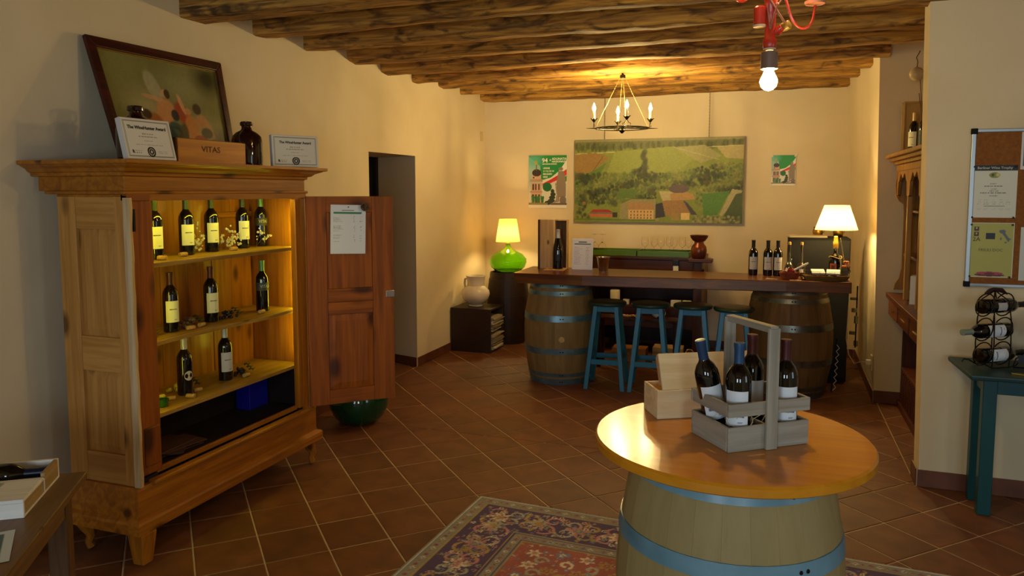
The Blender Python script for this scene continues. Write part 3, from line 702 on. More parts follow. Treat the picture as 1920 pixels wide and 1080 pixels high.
jug('brown glass demijohn half hidden behind the left award plaque', (-2.82, 2.735, 1.841), R_(35))

# green glass demijohn on the floor behind the door
t = thing('glass_demijohn', 'big dark green glass demijohn on the floor behind the open cabinet door', 'demijohn', (-2.86, 4.72, 0))
MB().lathe([(.09, .004), (.14, .012), (.185, .06), (.215, .13), (.215, .20), (.18, .28), (.12, .33), (.06, .355), (.032, .375), (.028, .41), (.034, .415), (.034, .43), (.02, .43)], 36).build('glass_body', plain('green_glass_dark', S('#0c3a1c'), .08, 0, .4), t)

# ================================================================== BARRELS
def barrel(label, loc, Rh, Rb, H, N, stave_m, hoops, hm, rz=0, bung=None, rivets=(0.0,), name='wine_barrel', top=True):
    t = thing(name, label, 'barrel', loc, rz)
    rad = lambda z: Rh + (Rb - Rh) * (1 - ((z - H/2) / (H/2)) ** 2)
    m = MB(); n = 7; a = PI / N - .00018 / Rb; vs = []
    for j in range(n + 1):
        z = H * j / n; r = rad(z)
        for rr, aa in ((r - .0005, -a), (r + .0008, 0), (r - .0005, a), (r - .02, a), (r - .02, -a)): vs.append((rr*math.cos(aa), rr*math.sin(aa), z))
    fs = [(5*j+k, 5*j+(k+1) % 5, 5*j+5+(k+1) % 5, 5*j+5+k) for j in range(n) for k in range(5)] + [(4,3,2,1,0), tuple(5*n+k for k in range(5))]
    m.add(vs, fs, True); me = m.mesh('stave'); me.materials.append(stave_m)
    for k in range(N): link('stave', me, t, rot=(0, 0, 2*PI*k/N))
    MB().lathe([(rad(0)-.021, .01)] + [(rad(H*j/8)-.021, H*j/8) for j in range(1, 8)] + [(rad(H)-.021, H-.03)], 24).build('inner_wall', dark_wood(), t)
    for (z0, z1) in hoops:
        m = MB(); e = .0035; m.lathe([(rad(z0)-.002, z0), (rad(z0)+e, z0), (rad((z0+z1)/2)+e, (z0+z1)/2), (rad(z1)+e, z1), (rad(z1)-.002, z1)], 48, cap=False)
        h = m.build('hoop', hm, t)
        for ra in rivets:
            for da in (-.035, .035):
                zc = (z0+z1)/2; r = rad(zc)+e; q = MB(); q.ball((0, 0, 0), .0065, 8, 4, (.6, 1, 1))
                q.build('rivet', iron, h, loc=(r*math.cos(ra+da), r*math.sin(ra+da), zc), rot=(0, 0, ra+da))
    if bung is not None:
        za = H/2 - .03; r = rad(za); M = Matrix.Translation((r*math.cos(bung), r*math.sin(bung), za)) @ rotm(0, 0, bung) @ rotm(0, PI/2, 0)
        MB().lathe([(.026, -.01), (.026, .004), (.022, .006)], 18, M=M).build('bung', wood('bung_wood', S('#c8ab6c'), S('#a88a50'), 'z', .6), t)
    return t
oak = wood('oak_stave', S('#8f7446'), S('#735a32'), 'z', .6, .5, .25, .07, 0, .7)
oak2 = wood('oak_stave_pale', S('#a08c5c'), S('#8e7c4c'), 'z', .6, .5, .25, .04, 0, .5)
HP = [(0, .052), (.072, .105), (.275, .33), (.565, .62), (.79, .828), (.855, .897)]
barrel('oak barrel with galvanised hoops holding up the left end of the bar counter', (-1.815, 6.47, 0), .262, .325, .888, 24, oak, HP, hoop_m, 0, bung=R_(-72), rivets=(R_(-72),))
hoop_dull = mottled('dull_hoop', S('#8a8a80'), S('#5a5a52'), 9, .35, .05, 30); hoop_dull.node_tree.nodes['Principled BSDF'].inputs['Metallic'].default_value = .8
barrel('wide oak barrel holding up the right end of the bar counter', (.135, 6.68, 0), .285, .352, .888, 26, wood('oak_stave_brown', S('#7c5c34'), S('#5f4322'), 'z', .6, .5, .25, .14), HP, hoop_dull, 0, rivets=(R_(-85),))
barrel('small dark barrel in the far left corner under the green glass lamp', (-2.825, 7.885, 0), .195, .238, .795, 20, wood('dark_stave', S('#35200f'), S('#221308'), 'z', .5), [(0, .04), (.07, .10), (.25, .29), (.50, .54), (.69, .72), (.755, .79)], plain('rusty_dark_hoop', S('#2c1d12'), .5, .3), 0)
FGH = [(0, .045), (.07, .10), (.24, .285), (.612, .662), (.818, .854), (.86, .88)]
barrel('pale oak barrel carrying the round honey-coloured table top in the foreground', (-.115, 2.40, .0126), .288, .352, .881, 26, oak2, FGH[:5], mottled('blue_hoop', S('#7399a8'), S('#587c8a'), 6, .35, .04, 20), 0, rivets=(R_(-50),))
# table top
t = thing('round_table_top', 'round honey-coloured wooden table top resting on the foreground barrel', 'table top', (-.115, 2.41, .894))
m = MB(); Rt = .425
m.lathe([(.30, 0), (Rt-.008, 0), (Rt, .006), (Rt, .028), (Rt-.006, .035), (.01, .0355)], 96); m.build('top_board', honey('x'), t)

# ================================================================== BAR COUNTER + STOOLS
t = thing('bar_counter', 'thick reddish-brown plank bar counter laid across two barrels', 'counter', (-.8, 6.5, .89))
edge = [(-2.17, 6.165), (-1.54, 6.17), (-.9, 6.225), (-.37, 6.29), (.1, 6.335), (.588, 6.405), (.577, 6.83), (-.5, 6.845), (-1.4, 6.82), (-2.185, 6.80)]
m = MB(); n = len(edge); tp = [(x + .8, y - 6.5 + (.015 if i < 6 else 0)) for i, (x, y) in enumerate(edge)]; bt = [(x+.8, y-6.5) for x, y in edge]
bt[0] = (bt[0][0] + .03, bt[0][1] + .02)
m.add([(x, y, .001) for x, y in bt] + [(x, y, .09) for x, y in tp], [tuple(range(n))[::-1], tuple(range(n, 2*n))] + [(i, (i+1) % n, n+(i+1) % n, n+i) for i in range(n)])
m.build('plank', counter_wood('x'), t, bevel=.006)
teal = plain('teal_paint', S('#1f6f96'), .4); teal_d = plain('dark_teal_paint', S('#173c38'), .3)
seat_m = mottled('stool_seat', S('#4a3a22'), S('#33301c'), 8, .35, .05)
def make_stool(label, loc, rz):
    t = thing('bar_stool', label, 'stool', loc, rz, 'turquoise bar stools in front of the counter')
    MB().lathe([(.12, .715), (.158, .718), (.163, .727), (.163, .738), (.158, .744)], 36, cap=False).build('seat_rim', teal_d, t)
    MB().lathe([(.12, .713), (.155, .716), (.1585, .7445), (.150, .748), (.05, .744), (.01, .7435)], 36).build('seat', seat_m, t)
    a, b = .088, .158
    def P_(sx, sy, z): f = 1 - z / .715; q = a + (b - a) * f; return Vector((sx * q, sy * q, z))
    for sx in (-1, 1):
        for sy in (-1, 1):
            m = MB(); w_ = .0185; l, h = P_(sx, sy, 0), P_(sx, sy, .714)
            m.hexa([(l.x-w_, l.y-w_, 0), (l.x+w_, l.y-w_, 0), (l.x+w_, l.y+w_, 0), (l.x-w_, l.y+w_, 0)], [(h.x-w_, h.y-w_, .714), (h.x+w_, h.y-w_, .714), (h.x+w_, h.y+w_, .714), (h.x-w_, h.y+w_, .714)])
            m.build('leg', teal, t, bevel=.003)
    q = a + .004
    for s in (-1, 1):
        bx('apron', (-q, q, s*q-.01, s*q+.01, .665, .712), teal, t, .002, False); bx('apron', (s*q-.01, s*q+.01, -q, q, .665, .712), teal, t, .002, False)
        z = .235; r = a + (b-a)*(1-z/.715); bx('stretcher', (-r, r, s*r-.01, s*r+.01, z-.022, z+.022), teal, t, .002, False)
        z = .275; r = a + (b-a)*(1-z/.715); bx('stretcher', (s*r-.01, s*r+.01, -r, r, z-.02, z+.02), teal, t, .002, False)
    return t
for (x, y, rz, lb) in [(-1.352, 6.345, 3, 'turquoise bar stool nearest the left barrel'), (-.985, 6.37, 5, 'turquoise bar stool, second from the left barrel'), (-.633, 6.40, 3, 'turquoise bar stool, third from the left barrel'), (-.30, 6.36, 4, 'turquoise bar stool nearest the right barrel')]:
    make_stool(lb, (x, y, 0), R_(rz))

# ================================================================== BAR TOP ITEMS
CZ = .9805
t = thing('magnum_case', 'open upright wooden presentation case behind the magnum on the counter', 'wine case', (-1.93, 6.66, CZ), R_(4))
cw = wood('bar_case_wood', S('#d0a870'), S('#b08850'), 'z', .55, 1, .4, .05)
bx('lid_board', (-.13, -.005, -.02, .0, 0, .455), cw, t, .002, False); bx('lid_edge', (-.145, -.13, -.045, .0, 0, .455), dark_wood(), t, .002, False)
bx('back_board', (.005, .125, .05, .06, 0, .455), wood('case_inside', S('#7a5624'), S('#5c3e16'), 'z', .6), t, .002, False)
for a, b in ((.005, .014), (.117, .126)): bx('side_board', (a, b, -.02, .05, 0, .455), cw, t, .002, False)
bx('end_board', (.014, .117, -.02, .05, .445, .455), cw, t, .002, False); bx('end_board', (-.06, .13, -.19, .05, 0, .008), cw, t, .002, False)
bottle('black sparkling wine magnum with silver foil in front of the upright case', (-1.865, 6.56, CZ+.009), R_(10), 'sparkling', '#b8b4ac', ('small', 'black'))
p = Paint(40, 60, S('#dedce0')); rg = random.Random(8); p.rect(.3, .08, .7, .11, S('#333340')); p.rect(.08, .15, .9, .18, S('#2a5a44')); scribbles(p, .1, .25, .5, .85, 12, S('#8a8a90'), rg, .5); scribbles(p, .65, .25, .85, .85, 12, S('#8a8a90'), rg, .8)
t = thing('menu_stand', 'white printed menu sheet leaning upright in a clear stand on the counter', 'menu', (-1.655, 6.63, CZ), rot=(R_(-8), 0, R_(4)))
p.build('sheet', .185, .275, t, (0, -.006, .142), rough=.4); bx('stand', (-.096, .096, -.004, .0, 0, .285), plain('clear_acrylic', (.9, .9, .9), .1), t, .001, False)
t = thing('ice_bucket', 'shiny steel bucket standing on the counter right of the menu', 'bucket', (-1.455, 6.62, CZ))
MB().lathe([(.036, 0), (.042, .002), (.060, .118), (.064, .122), (.064, .126), (.058, .124), (.040, .01), (.01, .008)], 32).build('bucket_body', steel, t)
for lb, x, y in [('dark wine bottle with plain label and silver neck, leftmost of three on the counter', -.167, 6.70), ('dark wine bottle, middle of three on the right of the counter', -.048, 6.70), ('dark wine bottle on the counter behind the red basket', .032, 6.70)]:
    b_ = bottle(lb, (x, y, CZ), R_(8), cap='#17120f', lab=('square', 'grey'))
t = thing('grappa_decanter', 'slim long-necked decanter of clear spirit left of the wire basket', 'decanter', (.125, 6.78, CZ))
def dec(t, liq):
    MB().lathe(PROF['decanter'], 20).build('glass_body', plain('smoked_clear', S('#3a342a'), .05, 0, .5), t)
    MB().lathe([(.009, .25), (.012, .262), (.012, .285), (.010, .287)], 12).build('cork', cork_m, t)
    patchm = patch(.0375, -.5, .5, .03, .06); patchm.build('label', paper, t)
dec(t, None)
t = thing('grappa_decanter', 'slim long-necked decanter of clear spirit right of its twin, beside the lamp', 'decanter', (.222, 6.78, CZ)); dec(t, None)
# little red basket
def oval_basket(t, rx, ry, h, mat, rows, nst, flare=1.2, wire=.003):
    for k in range(rows):
        f = k / (rows - 1); q = 1 + (flare - 1) * f
        m = MB(); m.tube([(rx*q*math.cos(a), ry*q*math.sin(a), .004 + h*f + (.002 if i % 2 else 0)) for i, a in enumerate([j*2*PI/28 for j in range(28)])], wire, 5, True); m.build('weave_ring', mat, t)
    m = MB()
    for j in range(nst):
        a = 2*PI*j/nst; m.tube([(rx*math.cos(a), ry*math.sin(a), .003), (rx*flare*math.cos(a), ry*flare*math.sin(a), h+.005)], wire*.8, 5)
    m.build('uprights', mat, t)
    MB().lathe([(.01, .001), (1, .001), (1, .004), (.01, .004)], 28, M=Matrix.Diagonal((rx, ry, 1, 1))).build('basket_base', mat, t)
wick = plain('red_wicker', S('#7a3418'), .6)
t = thing('red_wicker_basket', 'small reddish wicker basket of packets in front of the bottles', 'basket', (.125, 6.49, CZ), .2)
oval_basket(t, .06, .045, .05, wick, 9, 20, 1.35, .0042)
t2 = thing('snack_packets', 'dark red packets heaped in the small wicker basket', 'packets', (.125, 6.49, CZ + .03), .2)
for i in range(6): MB().box(-.025, .025, -.012, .012, 0, .035).build('packet', plain('red_packet', S('#7a1414'), .3), t2, loc=(random.uniform(-.035, .035), random.uniform(-.02, .02), .005*i), rot=(random.uniform(-.6, .6), random.uniform(-.6, .6), random.uniform(-1, 1)))
o = MB().lathe([(.006, 0), (.008, .01), (.008, .12), (.006, .13)], 10).build('rolled_paper', paper); o.location = (.155, 6.47, CZ+.075); o.rotation_euler = (0, R_(62), R_(15)); tag(o, 'rolled white paper stuck across the small red basket', 'paper roll')
# wire basket with cards
wire = plain('dark_wire', S('#1c140c'), .5, .4); wk2 = plain('straw_wicker', S('#6a4a1c'), .6)
t = thing('wire_card_basket', 'oval wicker and black wire basket of cards at the right end of the counter', 'basket', (.402, 6.50, CZ), .05)
oval_basket(t, .155, .075, .03, wk2, 5, 24, 1.12, .005)
m = MB()
for zz in (.05, .075): m.tube([(.175*math.cos(a), .088*math.sin(a), zz) for a in [j*2*PI/32 for j in range(32)]], .002, 5, True)
for j in range(10):
    a = 2*PI*j/10; m.tube([(.172*math.cos(a), .086*math.sin(a), .03), (.175*math.cos(a), .088*math.sin(a), .075)], .0015, 4)
m.build('wire_rim', wire, t)
for s in (-1, 1):
    m = MB(); m.tube([(s*(.175 + .0*k) * 1.0 - s*.02*math.sin(k*PI/10), .05*math.cos(k*PI/10), .075 + .05*math.sin(k*PI/10)) for k in range(11)], .0025, 5); m.build('handle', wire, t)
for lb, x, r in [('white card on the left inside the oval wire basket', .34, .15), ('white card on the right inside the oval wire basket', .455, -.1)]:
    o = MB().box(-.05, .05, -.035, .035, 0, .012).build('card', paper); o.location = (x, 6.51, CZ+.062); o.rotation_euler = (R_(20), 0, r); tag(o, lb, 'card')
t = thing('dried_pods', 'dark dried pods and nuts lying in the oval wire basket', 'decoration', (.40, 6.47, CZ+.012))
for i in range(14): MB().ball((0, 0, 0), .013, 8, 5, (1.3, .8, .7)).build('pod', plain('pod_brown', S('#4a2a18'), .6), t, loc=(random.uniform(-.10, .10), random.uniform(-.035, .03), .012 + .012*(i % 2)), rot=(random.random(), random.random(), random.random()*3))
for lb, loc, r in [('small white card flat on the counter before the red basket', (.17, 6.415, CZ), .1), ('small white card flat on the counter left of the red basket', (-.01, 6.45, CZ), -.3)]:
    o = MB().box(-.045, .045, -.02, .02, 0, .002).build('flat_card', plain('dull_card', S('#b8a88c'), .6)); o.location = loc; o.rotation_euler = (0, 0, r); tag(o, lb, 'card')
o = MB().lathe([(.012, 0), (.026, .006), (.024, .02), (.01, .026), (.004, .034)], 16).build('brass_bell', brass); o.location = (.235, 6.52, CZ); tag(o, 'little brass bell on the counter left of the wire basket', 'bell')
# lamps
def shade_mat(name, col, tr=.6):
    if name in MATS: return MATS[name]
    m, nt, b = nmat(name); b.inputs['Base Color'].default_value = (*col, 1); b.inputs['Roughness'].default_value = .9
    tl = nt.nodes.new('ShaderNodeBsdfTranslucent'); tl.inputs[0].default_value = (*col, 1)
    mx = nt.nodes.new('ShaderNodeMixShader'); mx.inputs[0].default_value = tr
    nt.links.new(b.outputs[0], mx.inputs[1]); nt.links.new(tl.outputs[0], mx.inputs[2])
    nt.links.new(mx.outputs[0], nt.nodes['Material Output'].inputs[0]); MATS[name] = m; return m
def bulb_mat(name, strength, col=BULB): return plain(name, col, .5, emit=strength)
def bulb(parent, loc, r, strength, nm, shape='ball', rot=None):
    m = MB()
    if shape == 'ball': m.lathe([(.004, -r*1.9), (r*.42, -r*1.5), (r*.6, -r*1.05), (r*.95, -.3*r), (r, 0), (r*.85, r*.5), (r*.5, r*.86), (.002, r)], 14)
    else: m.lathe([(.003, -r*1.2), (r*.7, -r*.8), (r, 0), (r*.7, r*1.2), (r*.3, r*2.2), (.002, r*3)], 12)
    return m.build('bulb', bulb_mat(nm, strength), parent, loc=loc, rot=rot)
t = thing('bottle_lamp', 'lit table lamp with pleated cream shade on a dark liqueur bottle at the counter end', 'lamp', (.478, 6.68, CZ))
MB().lathe(PROF['squat'], 24).build('bottle_base', glass_dark, t); patch(.0488, -.95, .15, .06, .125).build('label', plain('rust_label', S('#a84e22'), .5), t)
patch(.0494, -.70, -.1, .075, .11).build('label_picture', plain('rust_dark', S('#5a2a12'), .5), t)
MB().lathe([(.016, .245), (.02, .25), (.021, .30), (.017, .305), (.015, .345), (.008, .35)], 16).build('lamp_holder', plain('yellow_holder', S('#c49a2c'), .4), t)
sh = MB(); n = 64; vs = []
for (r, z) in ((.162, .402), (.16, .406), (.095, .60), (.094, .602)):
    for k in range(n): a = 2*PI*k/n; rr = r + (.0022 if k % 2 else -.0022) * (r/.12); vs.append((rr*math.cos(a), rr*math.sin(a), z))
sh.add(vs, [(j*n+k, j*n+(k+1) % n, (j+1)*n+(k+1) % n, (j+1)*n+k) for j in range(3) for k in range(n)]); sh.build('lamp_shade', shade_mat('cream_shade', S('#e6cf98'), .5), t)
bulb(t, (0, 0, .47), .028, 520, 'lamp_bulb_right')
m = MB(); m.tube([(.05*math.cos(a), .05*math.sin(a), .175+.01*math.sin(2*a)) for a in [i*2*PI/16 for i in range(16)]], .003, 5, True); m.tube([(.03, -.04, .34), (.045, -.045, .26), (.058, -.04, .18), (.066, -.03, .14)], .003, 5); m.build('cord_tie', plain('straw_cord', S('#9a8450'), .7), t)
o = grapes('bunch of dried orange berries tied beside the bottle of the counter lamp', (.555, 6.635, CZ+.09), 16, '#8a4a1c', .013, (.03, .02), seed=21, leaf=False)
# left lamp
gg, ntg, bg = nmat('green_demijohn_glass'); bg.inputs['Base Color'].default_value = (*S('#a8e81c'), 1); bg.inputs['Roughness'].default_value = .04
bg.inputs['Transmission Weight'].default_value = .95; bg.inputs['IOR'].default_value = 1.4
t = thing('demijohn_lamp', 'lit lamp made from a bright green glass demijohn with pale yellow shade', 'lamp', (-2.825, 7.885, .796))
gpr = [(.002, .001), (.10, .001), (.14, .006), (.19, .05), (.212, .105), (.208, .145), (.16, .20), (.09, .235), (.045, .262), (.027, .29), (.025, .315)]
MB().lathe(gpr + [(max(r_ - .006, .001), z_ + (.005 if z_ < .06 else 0)) for r_, z_ in gpr[::-1]], 40, cap=False).build('glass_body', gg, t)
MB().lathe([(.02, .315), (.022, .34), (.016, .345), (.016, .39)], 16).build('lamp_holder', plain('cream_holder', S('#d8cfa0'), .4), t)
MB().lathe([(.137, .338), (.136, .342), (.098, .588), (.097, .59)], 40, cap=False).build('lamp_shade', shade_mat('yellow_shade', S('#b89a50'), .4), t)
bulb(t, (0, 0, .44), .03, 480, 'lamp_bulb_left')

# ================================================================== BACK OF THE BAR
t = thing('dark_sideboard', 'dark brown open sideboard against the back wall behind the counter', 'sideboard', (-1.25, 7.85, 0))
dw = dark_wood('x'); B = lambda n, b, mat=None, bev=.004: bx(n, b, mat or dw, t, bev)
B('top_board', (-1.87, -.66, 7.58, 8.2, 1.005, 1.035)); B('side_board', (-1.86, -1.82, 7.6, 8.2, 0, 1.005), dark_wood()); B('side_board', (-.72, -.665, 7.6, 8.2, 0, 1.005), wood('brown_side', S('#5e3618'), S('#3e200c'), 'z', .4))
B('back_board', (-1.82, -.72, 8.16, 8.19, .06, 1.005), wood('dark_back', S('#3a1a0c'), S('#2a1006'), 'z', .4)); B('apron', (-1.82, -.72, 7.59, 7.61, .90, 1.005)); B('shelf', (-1.82, -.72, 7.62, 8.16, .50, .525)); B('front_board', (-1.82, -.72, 7.62, 7.64, .30, .498), wood('dark_back', S('#3a1a0c'), S('#2a1006'), 'z', .4))
for x0, x1, lb in ((-1.84, -1.33, 'left green tray with raised rim on the dark sideboard'), (-1.32, -.80, 'right green tray with raised rim on the dark sideboard')):
    q = thing('green_tray', lb, 'tray', ((x0+x1)/2, 7.72, 1.036)); w2 = (x1-x0)/2 - .003; gm = plain('green_lacquer', S('#4c6a14'), .35)
    bx('tray_base', (-w2, w2, -.12, .16, 0, .008), gm, q, .001, False)
    bx('rim', (-w2, w2, -.128, -.12, 0, .055), gm, q, .002, False); bx('rim', (-w2, w2, .16, .168, 0, .055), gm, q, .002, False)
    for s in (-1, 1): bx('rim', (s*w2-.004, s*w2+.004, -.12, .16, 0, .055), gm, q, .002, False)
q = thing('label_scanner', 'small black device with white tag hooked on the sideboard front', 'device', (-.925, 7.57, .925)); bx('device_body', (-.03, .03, -.012, .015, .03, .085), plain('device_black', S('#0c0b0a'), .4), q, .003, False); bx('tag', (-.026, .026, -.006, -.002, -.045, .028), paper, q, .001, False)
def wineglass(label, loc, k=1.0, up=True, group='wine glasses on the green trays'):
    pr = [(.001, .001), (.032, .0015), (.033, .003), (.006, .006), (.0035, .015), (.0035, .075), (.012, .083), (.030, .10), (.037, .125), (.036, .15), (.030, .185)]
    m = MB(); m.lathe([(r*k, z*k) for r, z in pr] + [((r-.0015)*k, z*k) for r, z in pr[-2:-6:-1]], 20, cap=False)
    o = m.build('wine_glass', clear_glass); o.location = loc if up else (loc[0], loc[1], loc[2] + .185*k)
    if not up: o.rotation_euler = (PI, 0, 0)
    return tag(o, label, 'glass', group)
for i, (x, y) in enumerate([(-1.255, 7.68), (-1.17, 7.74), (-1.095, 7.70), (-1.015, 7.76), (-.965, 7.70), (-.885, 7.74), (-.828, 7.80)]):
    wineglass('stemmed wine glass, number %s from the left in the row on the right green tray' % ['one', 'two', 'three', 'four', 'five', 'six', 'seven'][i], (x, y, 1.045))
wineglass('tall upturned wine glass on the left green tray, left of two', (-1.79, 7.72, 1.045), 1.1, False); wineglass('tall upturned wine glass on the left green tray, right of two', (-1.71, 7.72, 1.045), 1.1, False)
q = thing('pedestal_stand', 'dark wooden post stand with small top beside the sideboard', 'stand', (-.69, 7.48, 0))
bx('stand_top', (-.10, .13, -.07, .07, 1.005, 1.04), wood('stand_wood', S('#5a2a18'), S('#3a180c'), 'x', .4), q, .006, False); bx('post', (-.05, .03, -.04, .04, .03, 1.005), wood('stand_post', S('#43200f'), S('#2c1208'), 'z', .4), q, .004, False)
bx('base', (-.1, .1, -.07, .07, 0, .03), wood('stand_wood', S('#5a2a18'), S('#3a180c'), 'x', .4), q, .005, False); MB().ball((.04, -.05, .93), .016).build('peg', iron, q)
q = thing('copper_urn', 'reddish copper urn with flared bowl top standing on the post stand', 'urn', (-.695, 7.48, 1.041))
cop = mottled('copper', S('#7a3c22'), S('#54240f'), 14, .3, .3, 30); cop.node_tree.nodes['Principled BSDF'].inputs['Metallic'].default_value = .5
MB().lathe([(.055, 0), (.062, .006), (.072, .03), (.077, .08), (.070, .12), (.048, .145), (.044, .165)], 28).build('urn_body', cop, q)
MB().lathe([(.044, .165), (.06, .175), (.082, .205), (.086, .222), (.090, .226), (.086, .228), (.075, .21), (.02, .19)], 28, cap=False).build('bowl_top', cop, q)
o = MB().lathe([(.048, 0), (.051, .004), (.051, .14), (.047, .145), (.016, .145), (.016, .10)], 28).build('paper_roll', plain('cream_roll', S('#d8d0a8'), .8)); o.location = (-1.555, 7.66, .526); tag(o, 'cream paper towel roll standing on the sideboard shelf below the counter', 'paper roll')
def small_box(name, label, cat, loc, sz, mat, rz=0):
    q = thing(name, label, cat, loc, rz); x, y, z = sz
    bx('box_body', (-x/2, x/2, -y/2, y/2, 0, z*.9), mat, q, .002, False); bx('lid', (-x/2-.001, x/2+.001, -y/2-.001, y/2+.001, z*.9, z), mat, q, .002, False); return q
small_box('white_packet', 'tiny white carton beside the paper roll on the sideboard shelf', 'carton', (-1.44, 7.68, .526), (.06, .04, .05), paper)
small_box('white_packet', 'white carton, left of two, on the sideboard shelf behind the stools', 'carton', (-.93, 7.68, .526), (.10, .05, .062), paper); small_box('white_packet', 'white carton, right of two, on the sideboard shelf behind the stools', 'carton', (-.82, 7.68, .526), (.085, .05, .062), paper)
q = thing('cow_print_cushion', 'white cushion with black cow patches showing between two stools', 'cushion', (-1.02, 7.10, .49))
cowm, ntc, bc = nmat('cow_print'); vv = mapping(ntc, (1, 1, 1), False); f = ramp(ntc, noise(ntc, vv, 16, 1), [(.52, 0), (.54, 1)]); ntc.links.new(mix(ntc, f, S('#d8d2c4'), S('#0e0c0a')), bc.inputs['Base Color'])
MB().ball((0, 0, .055), .055, 16, 10, (1.25, .6, 1)).build('pad', cowm, q)
q2 = thing('low_bench', 'dark low bench shelf under the counter that carries the cow print cushion', 'bench', (-1.25, 7.10, 0))
bx('bench_top', (-.35, .42, -.1, .1, .465, .489), dark_wood('x'), q2, .003, False)
for a in (-.33, .40):
    for b in (-.08, .08): bx('leg', (a-.02, a+.02, b-.015, b+.015, 0, .465), dark_wood(), q2, .003, False)
q = thing('hazelnut_garland', 'string of pale nuts and twigs lying on the low bench between two stools', 'garland', (-1.36, 7.06, .49))
m = MB(); pts = [(-.03 + .2*i/12, .02*math.sin(i), .02+.012*math.cos(i*1.3)) for i in range(13)]; m.tube(pts, .004, 5); m.build('string', plain('orange_twig', S('#9a5a24'), .6), q)
for i in range(0, 13): MB().ball((0, 0, 0), .014, 8, 5).build('nut', plain('nut', S('#c49060'), .5), q, loc=(pts[i][0], pts[i][1], .016))
def crate(label, loc, sz, rz, mat, clasp=True):
    q = thing('wine_crate', label, 'wine case', loc, rz); x, y, z = sz
    bx('box_body', (-x/2, x/2, -y/2, y/2, 0, z*.62), mat, q, .002, False); bx('lid', (-x/2, x/2, -y/2, y/2, z*.63, z), mat, q, .002, False)
    if clasp: bx('clasp', (-.012, .012, -y/2-.005, -y/2, z*.5, z*.72), brass, q, .001, False)
    return q
cw1 = wood('crate_orange', S('#a8702c'), S('#86541c'), 'x', .5); cw2 = wood('crate_pale', S('#c8a878'), S('#a8875a'), 'x', .5)
crate('orange wooden wine case on the floor behind the first two stools', (-1.345, 7.42, 0), (.34, .19, .13), 0, cw1); crate('pale wooden wine case on the floor behind the second and third stools', (-.965, 7.42, 0), (.29, .19, .16), R_(2), cw2)
q = thing('blue_cloth', 'crumpled blue cloth on the floor behind the last stool', 'cloth', (-.46, 7.6, 0))
m = MB()
for i in range(6): m.ball((random.uniform(-.06, .06), random.uniform(-.04, .04), .04+.012*i), .045, 10, 6, (1.1, .9, .8))
m.build('cloth_fold', plain('navy_cloth', S('#16265a'), .8), q)
q = thing('black_fridge', 'black bar fridge standing behind the right end of the counter', 'fridge', (.372, 7.17, 0))
bx('fridge_body', (-.255, .255, -.10, .30, .02, 1.285), black_plastic, q, .006, False); bx('door_panel', (-.25, .25, -.112, -.102, .05, 1.27), plain('black_gloss', S('#040404'), .75), q, .004, False)
for a in (-.2, .2): bx('foot', (a-.02, a+.02, -.05, .2, 0, .02), black_plastic, q, .002, False)
bx('handle', (-.235, -.22, -.135, -.112, .8, 1.1), steel, q, .003, False)
o = MB().box(-.16, .16, -.10, .10, 0, .018).build('newspaper_stack', plain('newsprint', S('#b5a88a'), .7), bevel=.003); o.location = (.27, 7.22, 1.286); o.rotation_euler = (0, 0, .15); tag(o, 'folded papers lying on top of the black fridge', 'papers')
for i, (x, lb) in enumerate(((.33, 'left'), (.50, 'right'))):
    q = thing('brass_pot', 'small brass pot on top of the black fridge, %s of two' % lb, 'pot', (x+.04, 7.32, 1.286)); MB().lathe([(.03, 0), (.04, .01), (.045, .05), (.035, .08), (.04, .09)], 18).build('pot_body', brass, q)
    m = MB(); m.tube([(.035 + .02*math.sin(k*PI/6), 0, .03+.04*k/6) for k in range(7)], .003, 5); m.build('handle', brass, q)
